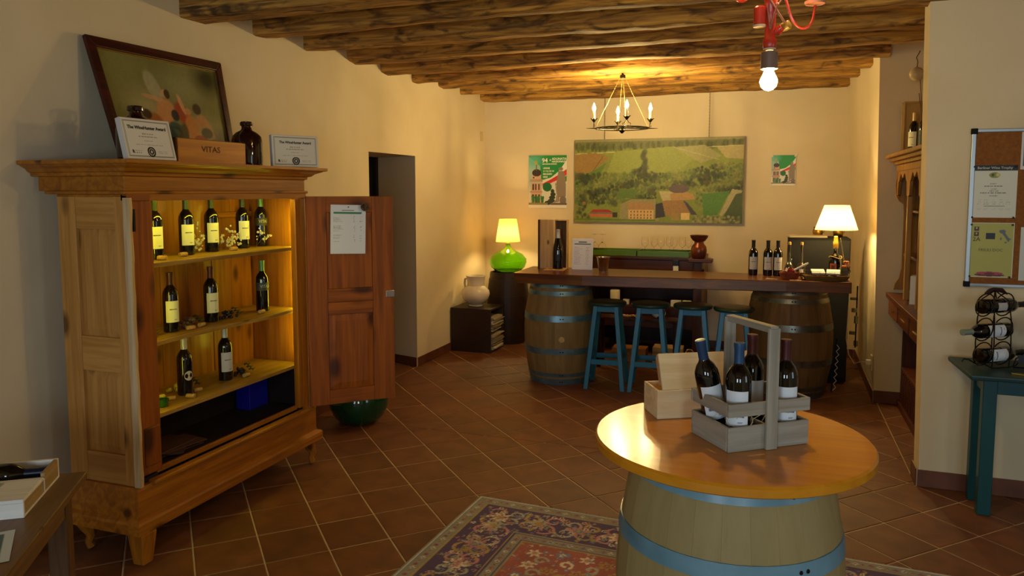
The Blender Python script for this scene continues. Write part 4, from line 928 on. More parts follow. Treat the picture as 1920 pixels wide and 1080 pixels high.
# aerial photograph hung on chains
def aerial():
    t = thing('aerial_picture', 'large aerial photograph of a country villa hanging on chains on the back wall', 'picture', (-1.232, 8.2, 1.8125))
    W, H = 1.815, .912
    bx('panel', (-W/2, W/2, .004, .02, -H/2, H/2), plain('panel_edge', S('#8a8456'), .5), t, .001, False)
    p = Paint(300, 150, S('#7c8634')); rng = random.Random(12)
    p.a *= (.85 + .3*p.noise(10, 6)[..., None])
    p.rect(0, 0, 1, .07, S('#6b6d3c')); p.rect(0, .0, 1, .03, S('#8a845a'))
    for i in range(90):
        u = i/90; p.ell(u, .10 - .025*u + rng.uniform(-.02, .02), .012, .05, S(rng.choice(['#3c4420', '#4a5026', '#6a6a3c', '#565a2c'])), 0, .8, .4)
    p.line(0, .175, 1, .10, .003, S('#b4ac74'))
    p.poly([(0, .18), (.13, .16), (.22, .22), (.10, .40), (0, .44)], S('#957438')); p.poly([(0, .44), (.1, .4), (.2, .28), (.14, .5), (0, .62)], S('#5c7a28'))
    p.poly([(.25, .15), (.6, .1), (.75, .22), (.6, .42), (.2, .40)], S('#8a9240')); p.poly([(.6, .11), (.78, .09), (.88, .22), (.76, .3)], S('#96935a')); p.poly([(.85, .12), (1, .10), (1, .26), (.9, .24)], S('#a89a66'))
    p.line(.6, .11, .86, .26, .002, S('#b0aa70')); p.line(.1, .42, .18, .2, .002, S('#5a5a2a'))
    cols = ['#232a14', '#2c3618', '#384420', '#4c4a22', '#455326', '#5a6a2c', '#6c7434', '#75723a', '#7f8438']
    for i in range(2600):
        u = rng.random(); v = .30 + .48*rng.random()
        top = .42 - .10*math.exp(-((u-.42)/.05)**2) - .12*math.exp(-((u-.9)/.2)**2)
        if v < top: continue
        if .50 < u < .74 and v > .60: continue
        if u > .77 and .64 < v: continue
        if .28 < u < .38 and .58 < v < .72: continue
        q = .5 + .5*math.sin(u*17 + 3*math.sin(v*11)); c = S(cols[min(int(q*5 + rng.uniform(0, 4)), 8)]); r = rng.uniform(.005, .013) + (.012 if rng.random() < .15 else 0)
        p.ell(u, v, r*.8, r*rng.uniform(1.5, 2.4), c, 0, .85, .5); p.ell(u-.004, v-.012, r*.4, r*.8, tuple(x*1.5 for x in c), 0, .6, .6)
    for i in range(10): p.ell(.425+rng.uniform(-.015, .015), .16+.03*i, .02, .05, S(rng.choice(['#3a4020', '#4a4a2a'])), 0, .8, .5)
    p.poly([(.28, .60), (.38, .60), (.38, .70), (.26, .72)], S('#56702a'))
    p.poly([(.77, .66), (.93, .62), (.86, .90), (.78, .92)], S('#4f7a2c')); p.poly([(.94, .60), (1, .62), (.885, .92), (.87, .90)], S('#a59c70')); p.poly([(.96, .66), (1, .64), (1, 1), (.88, 1), (.9, .9)], S('#46542a'))
    # the villa, its roofs and the red sheds
    p.poly([(.29, .78), (.36, .72), (.50, .72), (.52, .98), (.28, .98)], S('#8c8458'))
    p.poly([(.335, .755), (.48, .76), (.495, .85), (.33, .85)], S('#a07a4c')); p.rect(.335, .85, .49, .97, S('#c4a068'))
    for k in range(7):
        for r in range(3): p.rect(.35+.02*k, .865+.035*r, .356+.02*k, .885+.035*r, S('#5a4628'))
    p.poly([(.52, .63), (.60, .63), (.60, .75), (.54, .74)], S('#b0a274')); p.poly([(.585, .66), (.65, .62), (.72, .66), (.73, .72), (.59, .74)], S('#a8824e')); p.ell(.635, .60, .06, .05, S('#5c4a48'))
    p.poly([(.535, .74), (.66, .73), (.71, .88), (.60, .94), (.56, .9)], S('#94703f')); p.poly([(.66, .73), (.685, .76), (.745, .90), (.71, .9)], S('#463c48')); p.rect(.65, .88, .70, .96, S('#d0b070')); p.rect(.595, .88, .64, .97, S('#937a3c'))
    p.poly([(.50, .78), (.54, .76), (.56, .93), (.50, .95)], S('#2e2a2e'))
    p.poly([(.10, .88), (.115, .85), (.215, .85), (.24, .88)], S('#a02c18')); p.rect(.10, .88, .245, .90, S('#6c6458')); p.rect(.085, .90, .24, .945, S('#b8683c')); p.rect(.24, .88, .27, .945, S('#33301e')); p.ell(.062, .775, .012, .02, S('#c8302a'))
    for i in range(90): p.ell(rng.uniform(.72, .98), rng.uniform(.92, 1), .01, .02, S(rng.choice(['#8c8658', '#5c6430', '#a49c70'])), 0, .8, .5)
    for i in range(40): p.ell(rng.uniform(0, .09), rng.uniform(.6, .97), .014, .03, S(rng.choice(cols)), 0, .8, .5)
    p.rect(.0, .965, .5, .985, S('#5c7428')); p.grain(150, 75, .12)
    p.build('print', W, H, t, (0, .002, 0), rough=.55)
    for x in (-1.80, -.68):
        c = thing('hanging_chain', 'thin chain holding the aerial photograph on the %s' % ('left' if x < -1 else 'right'), 'chain', (x, 8.19, 2.268))
        m = MB(); z = 0; k = 0
        while z < .47:
            a = PI/2 * (k % 2); m.tube([(.005*math.cos(b)*math.cos(a), .005*math.cos(b)*math.sin(a), z + .009 + .010*math.sin(b)) for b in [i*PI/4 for i in range(8)]], .0018, 4, True); z += .0155; k += 1
        m.build('links', plain('chain_metal', S('#6a5a3a'), .4, .6), c)
aerial()
def adunata(name, label, loc, W, H, w, h, big=True, tape=False):
    t = thing(name, label, 'poster', loc); p = Paint(w, h, S('#e8e2d2'))
    p.rect(0, 0, 1, .94, S('#d9d6c4')); p.ell(.0, .25, .6, .5, S('#8fb0a4'), 0, .9, .5)
    p.poly([(0, 0), (1, 0), (.98, .12), (.80, .30), (.55, .44), (.33, .50), (.3, .2), (0, .02)], S('#1f8a3c')); p.ell(.12, .10, .35, .18, S('#5ab09a'), 0, .8, .7)
    p.poly([(1, .08), (1, .25), (.85, .33), (.6, .45), (.38, .55), (.35, .47), (.6, .42), (.82, .28)], S('#e4dfd0'))
    p.poly([(1, .26), (1, .37), (.8, .46), (.6, .52), (.37, .60), (.36, .54), (.62, .44), (.85, .34)], S('#d23020')); p.poly([(.96, .40), (1, .38), (1, .48), (.97, .5)], S('#2a8a3a'))
    # bell tower
    tw = S('#c9a48c'); dk = S('#4a3628')
    p.rect(.06, .52, .34, .94, tw); p.rect(.03, .45, .37, .50, S('#b08c74')); p.rect(.03, .68, .36, .71, S('#b08c74')); p.rect(.09, .36, .33, .45, tw); p.ell(.21, .33, .12, .07, S('#3c2c26')); p.line(.2, .12, .2, .28, .012, S('#6a6a24')); p.ell(.19, .14, .035, .04, S('#b89a2c'))
    for u in (.10, .17, .25): p.rect(u, .54, u+.04, .66, dk)
    for u in (.09, .17, .25): p.rect(u, .74, u+.05, .90, dk)
    for u in (.10, .22, .34): p.poly([(u-.03, .77), (u+.07, .78), (u+.05, .92), (u-.01, .90)], S('#2a7a3c'))
    p.ell(.13, .42, .02, .02, dk)
    # tree, statue, badge
    for i, (u, v, r) in enumerate([(.63, .68, .05), (.64, .74, .07), (.62, .80, .08), (.60, .86, .09), (.52, .90, .10)]): p.ell(u, v, r, .04, S('#2e3a24'))
    st = S('#8a7a66'); p.ell(.84, .26, .06, .035, st); p.poly([(.78, .30), (.92, .30), (.97, .45), (.98, .78), (.78, .80), (.72, .55)], st); p.poly([(.74, .5), (.82, .5), (.80, .88), (.66, .90), (.72, .84)], st); p.ell(.9, .85, .09, .08, S('#7a6a58')); p.line(.70, .52, .76, .86, .012, S('#a89884')); p.rect(.58, .90, 1, .94, S('#6a5a48')); p.rect(0, .9, .5, .94, S('#8a7a50'))
    p.ell(.49, .60, .12, .085, S('#1f6a30'))
    p.build('sheet', W, H, t, rough=.45); wt = plain('poster_white', S('#eee8d8'), .5)
    if big:
        def T(s, sz, u, v, al='LEFT', b=.001): text(s, sz, wt, t, ((u-.5)*W, -.0015, (.5-v)*H), (PI/2, 0, 0), bold=b, align=al)
        T('94', H*.115, .35, .10, b=.0015); T('a', H*.06, .55, .085); T('ADUNATA', H*.058, .61, .07); T('NAZIONALE', H*.048, .61, .12); T('ASSOCIAZIONE NAZIONALE', H*.022, .36, .165)
        T('UDINE', H*.045, .38, .245); T('11·12·13·14', H*.045, .38, .30); T('MAGGIO', H*.045, .38, .355); T('2023', H*.045, .38, .41)
    if tape:
        for su in (-1, 1):
            for sv in (-1, 1): bx('tape', (su*W/2-.02, su*W/2+.02, .0, .0015, -.006, .006), plain('tape', S('#d8cca8'), .3), t, 0, False).matrix_local = Matrix.Translation((su*W/2, -.001, sv*H/2)) @ Matrix.Rotation(su*sv*PI/4 * -1, 4, 'Y') @ Matrix.Translation((-su*W/2, 0, 0))
    return t
adunata('green_event_poster', 'large green, white and red poster of a bell tower reading 94a Adunata Nazionale', (-2.47, 8.243, 1.805), .455, .60, 110, 146)
adunata('small_event_poster', 'small taped green and red bell tower poster right of the aerial photograph', (.067, 8.242, 1.912), .236, .31, 60, 80, big=False, tape=True)
o = MB().box(-.012, 0, -.035, .035, -.055, .055).build('wall_switch', plain('switch_cream', S('#c9b486'), .5), bevel=.004); o.location = (XL+.012, 8.13, 2.33); tag(o, 'small cream junction box high on the left wall near the corner', 'junction box')

# cube and vase, left
t = thing('dark_cube_shelf', 'dark brown cube shelf in the left corner holding stacked magazines', 'shelf', (-3.0, 7.40, 0))
cm_ = plain('cube_brown', S('#2c1a10'), .45)
for n_, b in (('top_board', (-.225, .225, -.2, .2, .445, .465)), ('bottom_board', (-.225, .225, -.2, .2, 0, .02)), ('side_board', (-.225, .225, -.2, -.18, .02, .445)), ('side_board', (-.225, .225, .18, .2, .02, .445)), ('shelf', (-.2, .2, -.18, .18, .205, .215)), ('back_board', (-.225, -.21, -.18, .18, .02, .445))): bx(n_, b, cm_, t, .002, False)
mg = [plain('magazine_a', S('#b8a888'), .5), plain('magazine_b', S('#8a7a5c'), .5), plain('magazine_c', S('#cfc4a8'), .5)]
for lvl, z0 in ((0, .0205), (1, .2155)):
    z = z0
    for k in range(11):
        h = random.uniform(.010, .018); 
        if z + h > z0 + .178: break
        o = MB().box(-.10, .10, -.14, .14, 0, h - .001).build('magazine', random.choice(mg), bevel=.001); o.location = (-2.885 + random.uniform(-.0, .035), 7.42 + random.uniform(-.012, .012), z); o.rotation_euler = (0, 0, random.uniform(-.08, .08))
        tag(o, 'magazine lying in the %s stack of the dark cube shelf' % ('lower' if lvl == 0 else 'upper'), 'magazine', 'magazines in the %s stack of the cube shelf' % ('lower' if lvl == 0 else 'upper')); z += h
t = thing('white_ceramic_vase', 'round white glazed ceramic pitcher vase on the dark cube shelf', 'vase', (-3.02, 7.40, .4655))
MB().lathe([(.062, 0), (.075, .004), (.075, .012), (.068, .018), (.10, .04), (.14, .085), (.153, .13), (.145, .17), (.115, .205), (.092, .222), (.092, .26), (.098, .31), (.108, .326), (.104, .328), (.088, .30), (.084, .23), (.05, .22)], 40, cap=False).build('vase_body', plain('cream_glaze', S('#d9cdbb'), .12, 0, .5), t)
m = MB(); m.tube([(-.09, 0, .30), (-.125, 0, .285), (-.13, 0, .24), (-.12, 0, .19)], .011, 8); m.build('spout', plain('cream_glaze', S('#d9cdbb'), .12, 0, .5), t)

# ================================================================== HANGING LIGHTS
def cham():
    cx, cy, cz = -1.272, 6.48, 2.240
    t = thing('iron_chandelier', 'wrought-iron ring chandelier with four lit candle bulbs over the bar', 'chandelier', (cx, cy, cz))
    ir = plain('aged_iron', S('#2c2618'), .45, .7); gold = plain('aged_gold_chain', S('#b89c5c'), .4, .3)
    m = MB(); R = .23
    m.tube([(R*math.cos(a), R*math.sin(a), 0) for a in [i*2*PI/40 for i in range(40)]], .005, 6, True); m.tube([(R*.88*math.cos(a), R*.88*math.sin(a), .0) for a in [i*2*PI/40 for i in range(40)]], .003, 6, True); m.build('ring', ir, t)
    m = MB()
    for k in range(4):
        a = PI/4*0 + k*PI/2 + .35; c, s = math.cos(a), math.sin(a); m.tube([(0, 0, .0), (R*.5*c, R*.5*s, .012), (R*c, R*s, 0), (R*1.35*c, R*1.35*s, .0)], [.005, .005, .005, .0015], 6)
        for sg in (-1, 1): m.tube([(R*c*(.2+.75*i/8) - s*sg*.03*math.sin(i*PI/8), R*s*(.2+.75*i/8) + c*sg*.03*math.sin(i*PI/8), 0) for i in range(9)], .003, 5)
    m.build('spokes', ir, t)
    MB().lathe([(.003, -.045), (.012, -.04), (.02, -.03), (.03, -.018), (.024, -.005), (.03, .006), (.02, .02), (.006, .022)], 14).build('boss', ir, t)
    for k in range(4):
        a = k*PI/2 + .35; c, s = math.cos(a), math.sin(a); x, y = R*1.06*c, R*1.06*s
        m = MB()
        for sg in (-1, 1): m.tube([(x - s*sg*.03 , y + c*sg*.03, .006), (x - s*sg*.034, y + c*sg*.034, .022), (x - s*sg*.018, y + c*sg*.018, .028), (x - s*sg*.008, y+c*sg*.008, .045), (x, y, .055)], .0028, 5)
        m.lathe([(.004, .05), (.014, .06), (.020, .075), (.019, .078), (.01, .07)], 12, M=Matrix.Translation((x, y, 0)), cap=False); 
        for j in range(5):
            b = j*2*PI/5; m.tube([(x+.016*math.cos(b), y+.016*math.sin(b), .070), (x+.028*math.cos(b), y+.028*math.sin(b), .084), (x+.036*math.cos(b), y+.036*math.sin(b), .080)], [.006, .004, .001], 5)
        m.build('candle_cup', ir, t)
        MB().lathe([(.0115, .07), (.0115, .148), (.009, .15)], 14, M=Matrix.Translation((x, y, 0))).build('candle_tube', plain('candle_cream', S('#e8dcb4'), .5), t)
        bulb(t, (x, y, .168), .015, 1800, 'candle_bulb', 'flame')
        m = MB(); top = Vector((.02*c, .02*s, .435)); bot = Vector((R*.98*c, R*.98*s, .01)); n = 20
        for i in range(n):
            p0 = bot.lerp(top, i/n); p1 = bot.lerp(top, (i+.8)/n); m.tube([p0, p1], .0032 if i % 2 else .0022, 5)
        m.build('chain', gold, t)
    m = MB(); m.lathe([(.02, .425), (.026, .43), (.024, .452), (.012, .458), (.006, .466)], 12); m.tube([(0, 0, .43), (0, 0, .482)], .004, 6); m.build('crown', ir, t)
cham()
def pendant():
    red = plain('red_paint', S('#c0341e'), .35, 0, .3); cr = plain('cream_paint', S('#d8b890'), .5)
    t = thing('red_chandelier', 'red painted wooden chandelier with a bare lit bulb hanging at the upper right', 'chandelier', (-.036, 2.88, 2.09))
    bulb(t, (0, 0, 0), .031, 400, 'pendant_bulb', rot=(PI, 0, 0))
    MB().lathe([(.006, .045), (.014, .05), (.017, .07), (.016, .095), (.026, .10), (.028, .045), (.03, .046), (.029, .104), (.012, .11)], 20, cap=False).build('lamp_holder', plain('grey_holder', S('#7a6050'), .4), t)
    MB().lathe([(.02, .112), (.022, .113), (.022, .118), (.018, .12)], 20).build('collar', cr, t)
    MB().lathe([(.022, .12), (.024, .125), (.024, .15), (.019, .156), (.0185, .235), (.021, .24), (.023, .30), (.02, .42), (.016, .56), (.012, .64)], 20).build('column', red, t)
    m = MB(); m.tube([(0, 0, .62), (0, 0, .72)], .004, 6); m.build('hook', iron, t)
    def arm(ang, r, z0, dishup, lit=False):
        c, s = math.cos(ang), math.sin(ang); m = MB()
        pts = [(.018*c, .018*s, z0+.06), (.05*c, .05*s, z0+.045), (.075*c, .075*s, z0-.02), (.10*c, .10*s, z0-.055), (.13*c, .13*s, z0-.062), (.155*c, .155*s, z0-.04), (r*c, r*s, z0+dishup)]
        P4 = [Vector(q) for q in pts]; sm = []
        for i in range(len(P4)-1):
            p0, p1, p2, p3 = P4[max(i-1, 0)], P4[i], P4[i+1], P4[min(i+2, len(P4)-1)]
            for k in range(6): u = k/6; sm.append(.5*((2*p1) + (p2-p0)*u + (2*p0-5*p1+4*p2-p3)*u*u + (3*p1-p0-3*p2+p3)*u**3))
        m.tube(sm + [P4[-1]], .0045, 8); m.build('arm', red, t)
        M = Matrix.Translation((r*c, r*s, z0+dishup))
        MB().lathe([(.006, 0), (.034, .004), (.036, .010), (.036, .014), (.012, .012)], 24, M=M).build('dish', plain('pink_cream', S('#b8785c'), .5), t)
        MB().lathe([(.0125, .012), (.0125, .075), (.01, .078)], 14, M=M).build('candle_tube', cr, t)
        bulb(t, (r*c, r*s, z0+dishup+.095), .014, 420, 'pendant_candle_bulb', 'flame')
    arm(R_(25), .165, .255, .018); arm(R_(145), .165, .37, .0); arm(R_(265), .165, .37, 0)
    # diagonal struts and little turned drums
    def strut(a, b, r=.003): m = MB(); m.tube([a, b], r, 6); m.build('strut', plain('pink_wire', S('#a0604c'), .4), t)
    strut((-.032, -.032, .33), (.050, -.016, .20), .0038); strut((-.012, -.03, .27), (.0, -.03, .18), .0035); strut((.0, -.03, .18), (.022, -.03, .265), .0035); strut((.035, 0, .34), (.015, 0, .26)); strut((.015, 0, .26), (.05, .02, .31)); strut((.02, -.01, .24), (-.012, -.02, .30))
    MB().lathe([(.019, 0), (.021, .002), (.021, .058), (.014, .064)], 18, M=Matrix.Translation((-.036, -.03, .198))).build('drum', red, t)
    MB().lathe([(.021, -.008), (.022, -.005), (.022, 0), (.014, .001)], 18, M=Matrix.Translation((-.036, -.03, .197))).build('drum_foot', cr, t)
    MB().lathe([(.013, -.016), (.016, -.014), (.016, .014), (.012, .016)], 18, M=Matrix.Translation((.052, .01, .195)) @ rotm(R_(30), R_(70), 0)).build('drum', plain('ochre_paint', S('#a07a2a'), .5), t)
    MB().lathe([(.014, -.014), (.016, 0), (.012, .016)], 14, M=Matrix.Translation((.028, .0, .18)) @ rotm(R_(20), R_(50), 0)).build('drum', red, t)
    m = MB()
    for i in range(7): m.ball((.02+.012*math.sin(i*2.1), -.005+.01*math.cos(i*1.7), .40-.022*i), .008, 8, 5)
    m.build('beads', plain('pink_bead', S('#a86a58'), .3), t)
pendant()
t = thing('glass_globe_light', 'small unlit frosted glass disc lamp hanging in the right recess', 'lamp', (.955, 6.28, 2.56))
MB().ball((0, 0, 0), .05, 20, 12, (1, .6, 1)).build('globe', plain('frosted_glass', S('#b09a70'), .4), t)
m = MB(); m.tube([(0, 0, .05), (.004, 0, .09), (-.006, 0, .12), (.01, 0, .15), (.02, .02, .17)], .0035, 6); m.build('cord', plain('brown_cord', S('#5a3a1c'), .6), t)

# ================================================================== RIGHT RECESS: DRESSER
def dresser():
    t = thing('wooden_dresser', 'tall wooden dresser with scalloped shelves and drawers in the right recess', 'dresser', (1.15, 5.7, 0))
    wu = wood('dresser_upper', S('#a87a34'), S('#7c531e'), 'z', .45, 1, .4, .05); wl = wood('dresser_lower', S('#5c2c14'), S('#3e1a0a'), 'z', .45, 1, .2, .05)
    B = lambda n, b, mat=wu, bev=.004: bx(n, b, mat, t, bev)
    y0, y1 = 5.0, 6.50
    B('cornice', (.86, 1.47, y0, y1+.02, 1.90, 1.925)); B('cornice', (.83, 1.47, y0, y1+.03, 1.925, 1.95)); B('cornice', (.80, 1.47, y0, y1+.035, 1.95, 1.975))
    B('frieze', (.88, 1.47, y0, y1, 1.85, 1.90)); B('back_board', (1.44, 1.47, y0, y1, 0, 1.85), wl)
    # scalloped valance as one cut board
    def val(ya, yb):
        pts = [(ya, 1.85), (ya, 1.70)]; n = 24
        for i in range(n+1):
            f = i/n; y = ya+(yb-ya)*f; s = abs(2*f-1)
            pts.append((y, 1.815 - .05*s**2 - (.11 if s > .80 else .02*math.cos(s*9))))
        pts.append((yb, 1.85)); m = MB(); M = Matrix(((0, 0, 1, 0), (1, 0, 0, 0), (0, 1, 0, 0), (0, 0, 0, 1)))
        m.prism(pts, .885, .905, M=M); m.build('valance', wu, t, world=True)
    val(5.0, 5.46); val(5.48, 5.95); val(5.97, 6.47)
    for y in (5.0, 5.47, 5.96): B('upright', (.885, .92, y-.018, y+.018, .92, 1.86))
    m = MB(); M = Matrix(((1, 0, 0, 0), (0, 0, 1, 0), (0, 1, 0, 0), (0, 0, 0, 1)))
    prof = [(.885, 1.85), (.875, 1.74), (.88, 1.66), (.905, 1.62), (.935, 1.60), (.94, 1.54), (.94, 1.10), (.925, 1.02), (.90, .98), (.89, .93), (1.44, .93), (1.44, 1.85)]
    m.prism(prof, 6.47, 6.495, M=M); m.build('side_board', wu, t, world=True)
    for z in (1.56, 1.22): B('shelf', (.95, 1.44, 5.02, 6.47, z-.02, z), wl)
    B('counter_board', (.845, 1.47, y0, y1+.02, .865, .90), wl); B('apron', (.88, 1.44, y0, y1, .72, .865), wl)
    for k in range(3):
        ya = 5.06 + k*.49; d = B('drawer', (.862, .882, ya, ya+.44, .735, .85), wood('drawer_front', S('#6a381a'), S('#48220c'), 'y', .4))
        MB().box(.852-1.15, .862-1.15, ya+.15-5.7, ya+.29-5.7, .79, .80).build('drawer_handle', brass, d, bevel=.002)
    for y in (5.03, 6.47): B('side_board', (.97, 1.44, y-.015, y+.015, .02, .72), wl)
    B('shelf', (.97, 1.44, 5.04, 6.455, .30, .325), wl); B('plinth', (.95, 1.44, y0, y1, 0, .05), wl)
    for k in range(22): B('slat', (.965, .975, 5.06 + k*.064, 5.09 + k*.064, .05, .30), wl, .002)
dresser()
small_box('white_wine_box', 'white wine box leaning on the lower shelf of the wooden dresser', 'wine box', (1.06, 5.93, .326), (.08, .34, .30), plain('box_white', S('#cfc3a4'), .6))
q = thing('framed_glass_case', 'thin gold framed glass case standing on top of the wooden dresser', 'display case', (.90, 6.42, 1.976))
gf = plain('gold_frame', S('#b8924c'), .35, .2)
for b in ((0, .26, 0, .012, 0, .012), (0, .26, 0, .012, .39, .402), (0, .012, 0, .012, .012, .39), (.248, .26, 0, .012, .012, .39), (0, .012, .07, .082, .012, .39)): bx('frame_bar', b, gf, q, .002, False)
bx('back_panel', (.0, .26, .085, .09, 0, .402), wood('case_gold', S('#b08c44'), S('#906c2c'), 'z', .4), q, .001, False); bx('base', (.0, .26, .012, .085, 0, .006), gf, q, .001, False)
bottle('wine bottle with white label and gold neck on top of the dresser, left', (.955, 6.27, 1.976), R_(-40), cap='#a88a50', lab=('square', 'cream'))
bottle('wine bottle with pale neck on top of the dresser, nearest the partition', (.99, 6.08, 1.976), R_(-40), cap='#b8a478', lab=('square', 'dark'))
q = thing('dried_twigs', 'tall dry reed twigs rising behind the bottles on the dresser', 'twigs', (1.03, 6.33, 1.976))
MB().lathe([(.02, 0), (.03, .004), (.032, .10), (.02, .13), (.022, .14)], 14).build('twig_vase', plain('amber_vase', S('#8a5a20'), .2), q)
for dx, dy, h in ((-.02, -.04, .50), (-.04, .02, .56), (-.03, .10, .46), (.02, .14, .44)):
    m = MB(); m.tube([(0, 0, .10), (dx*.5, dy*.5, h*.6), (dx, dy, h)], .0032, 5); m.build('twig', plain('twig_brown', S('#5a3c1c'), .7), q)
for i, (y, z, lb) in enumerate([(5.88, 1.561, 'upper'), (5.74, 1.561, 'upper'), (5.88, 1.221, 'middle'), (5.74, 1.221, 'middle')]):
    bottle('dark bottle behind the fretwork on the %s dresser shelf, %s' % (lb, 'further' if y > 5.8 else 'nearer'), (1.0, y, z), R_(-75), cap='#111111', lab=None if i < 2 else ('square', 'grey'))
q = thing('dresser_ornament', 'pale leaf-shaped ornament standing on the dresser counter', 'ornament', (.93, 6.10, .901)); MB().lathe([(.02, 0), (.03, .01), (.034, .05), (.02, .10), (.003, .13)], 12, M=Matrix.Diagonal((.5, 1, 1, 1))).build('leaf', plain('cream_orn', S('#cdb070'), .4), q)
q = thing('brochure_stack', 'brochures standing on the dresser counter near the partition', 'brochures', (.95, 5.86, .901)); 
for k in range(5): MB().box(-.04, .04, 0, .003, 0, .20).build('brochure', [paper, plain('broch_b', S('#b08a50'), .5)][k % 2], q, loc=(.006*k, .02*k, 0), rot=(R_(-8), R_(0), R_(-12)))
# floor grille edge, outlet and cable on the right wall
q = thing('wall_socket', 'cream double wall socket with white plug low on the right wall edge', 'socket', (XR-.018, 6.66, .30)); bx('plate', (0, .012, -.04, .04, -.06, .06), plain('switch_cream', S('#c9b486'), .5), q, .003, False)
bx('plug', (-.035, 0, -.018, .018, -.02, .02), paper, q, .004, False)
m = MB(); m.tube([(.735, 6.66, .30), (.70, 6.70, .29), (.66, 6.75, .26), (.62, 6.82, .32), (.60, 6.86, .45), (.61, 6.90, .62), (.615, 6.88, .85), (.60, 6.86, 1.0)], .004, 6)
tag(m.build('power_cable', plain('cable_white', S('#b8ac94'), .5)), 'white power cable looping from the wall socket up behind the counter', 'cable')
q = thing('hanging_tools', 'cluster of dark gadgets and clips hanging on the right wall behind the barrel', 'gadget', (.715, 7.30, .55))
for k, (w_, h_) in enumerate(((.016, .05), (.028, .03), (.012, .07), (.022, .035), (.03, .022))): MB().box(-w_, w_, -.02, .02, 0, h_).build('gadget', plain('gadget_grey', S('#6a6248'), .5), q, bevel=.004, loc=(random.uniform(-.03, .02), random.uniform(-.03, .03), -.25 + .105*k), rot=(0, 0, random.uniform(-.5, .5)))
m = MB(); m.tube([(0, 0, -.26), (0, 0, .30)], .006, 6); m.build('rail', iron, q)
q = thing('wine_glass_rack', 'bright zigzag metal rack edge standing beside the right barrel', 'rack', (.50, 6.74, 0))
m = MB(); zz = 0; k = 0; pts = []
while zz < .42: pts.append((.0 + (.022 if k % 2 else 0) + zz*.05, 0, .02 + zz)); zz += .028; k += 1
m.tube(pts, .0035, 5); m.build('zigzag_wire', plain('white_wire', S('#cfc8b8'), .4), q); m = MB(); m.tube([(-.01, .02, 0), (.02, .02, .46)], .006, 6); m.build('post', iron, q)

# ================================================================== PARTITION WALL: BOARD, GREEN TABLE, RACK
def board():
    t = thing('cork_board', 'cork notice board in an aluminium frame on the partition wall', 'notice board', (1.35, YP-.001, 1.605))
    W, H = .70, .86; al = plain('aluminium', S('#a8b0b4'), .35, .7)
    bx('cork_panel', (-W/2+.01, W/2-.01, -.012, -.001, -H/2+.01, H/2-.01), mottled('cork_sheet', S('#8a5418'), S('#744210'), 60, .85), t, 0, False)
    for b in ((-W/2, W/2, H/2-.018, H/2), (-W/2, W/2, -H/2, -H/2+.018), (-W/2, -W/2+.022, -H/2, H/2), (W/2-.022, W/2, -H/2, H/2)): bx('frame_bar', (b[0], b[1], -.02, -.001, b[2], b[3]), al, t, .003, False)
    for a in (-1, 1):
        for b in (-1, 1): bx('corner_cap', (a*W/2-.016-a*.012, a*W/2+.016-a*.012, -.0225, -.001, b*H/2-.016-b*.012, b*H/2+.016-b*.012), black_plastic, t, .004, False)
board()
rg = random.Random(9)
q = thing('trophy_certificate', 'white certificate headed Berliner Wine Trophy pinned on the cork board', 'certificate', (1.118, YP-.014, 1.697))
p = Paint(84, 110, S('#cfd0c0')); p.rect(0, 0, 1, .105, S('#15150f')); p.ell(.5, .19, .12, .055, S('#8a8a3c')); p.ell(.46, .185, .035, .03, S('#3a5a20')); p.ell(.57, .185, .04, .03, S('#c8c070'))
for v, a, b in ((.35, .42, .58), (.40, .28, .70), (.45, .44, .56), (.49, .4, .6), (.53, .2, .78), (.58, .4, .6)): scribbles(p, a, v-.012, b, v+.012, 1, S('#3a3a36'), rg, .95, .8)
for u in (.15, .30, .46, .63, .78): scribbles(p, u, .64, u+.10, .76, 3, S('#8a8a86'), rg, .8); scribbles(p, u, .81, u+.1, .86, 2, S('#a0a09a'), rg, .9)
p.rect(.3, .775, .75, .782, S('#5a5a56')); p.build('sheet', .215, .285, q, rough=.5)
text('Berliner Wine Trophy', .0175, plain('pale_letter', S('#b8b8ac'), .5), q, (0, -.0012, .1275), (PI/2, 0, 0), bold=.0003, sx=1.05)
q = thing('yellow_certificate', 'yellow certificate with a map of Italy pinned low on the cork board', 'certificate', (1.118, YP-.014, 1.377))
p = Paint(84, 116, S('#a9a650')); fr = S('#c8c8b0')
p.rect(0, 0, .02, 1, fr); p.rect(.98, 0, 1, 1, fr); p.rect(0, 0, 1, .012, fr); p.rect(0, .988, 1, 1, fr)
p.rect(.12, .07, .22, .15, S('#4a2a1c')); p.rect(.12, .17, .22, .25, S('#4a2a1c')); p.ell(.17, .10, .02, .02, S('#b8a45a')); p.ell(.17, .20, .02, .02, S('#b8a45a')); p.rect(.38, .19, .59, .30, S('#1c2228'))
g = S('#5c6470'); p.poly([(.66, .14), (.76, .12), (.82, .15), (.80, .18), (.88, .27), (.95, .30), (.90, .31), (.90, .35), (.86, .33), (.80, .26), (.74, .20), (.68, .18)], g); p.ell(.82, .355, .03, .012, g); p.ell(.71, .29, .015, .03, g)
p.ell(.5, .955, .34, .028, S('#5a2030')); p.ell(.5, .925, .30, .03, S('#a03848')); p.ell(.5, .93, .12, .02, S('#6a1c2c')); p.rect(.28, .68, .36, .686, ink and S('#6a6a3c')); p.rect(.5, .68, .6, .686, S('#6a6a3c'))
p.build('sheet', .215, .30, q, rough=.5); yk = plain('olive_letter', S('#55552a'), .5)
text('FRIULI DOC', .022, yk, q, (0, -.0012, .0), (PI/2, 0, 0), sx=1.0); text('VINI VITAS', .015, yk, q, (0, -.0012, -.020), (PI/2, 0, 0), sx=1.1) if False else None
text('2A', .032, plain('dark_olive', S('#3a2a1c'), .5), q, (-.07, -.0012, .058), (PI/2, 0, 0))
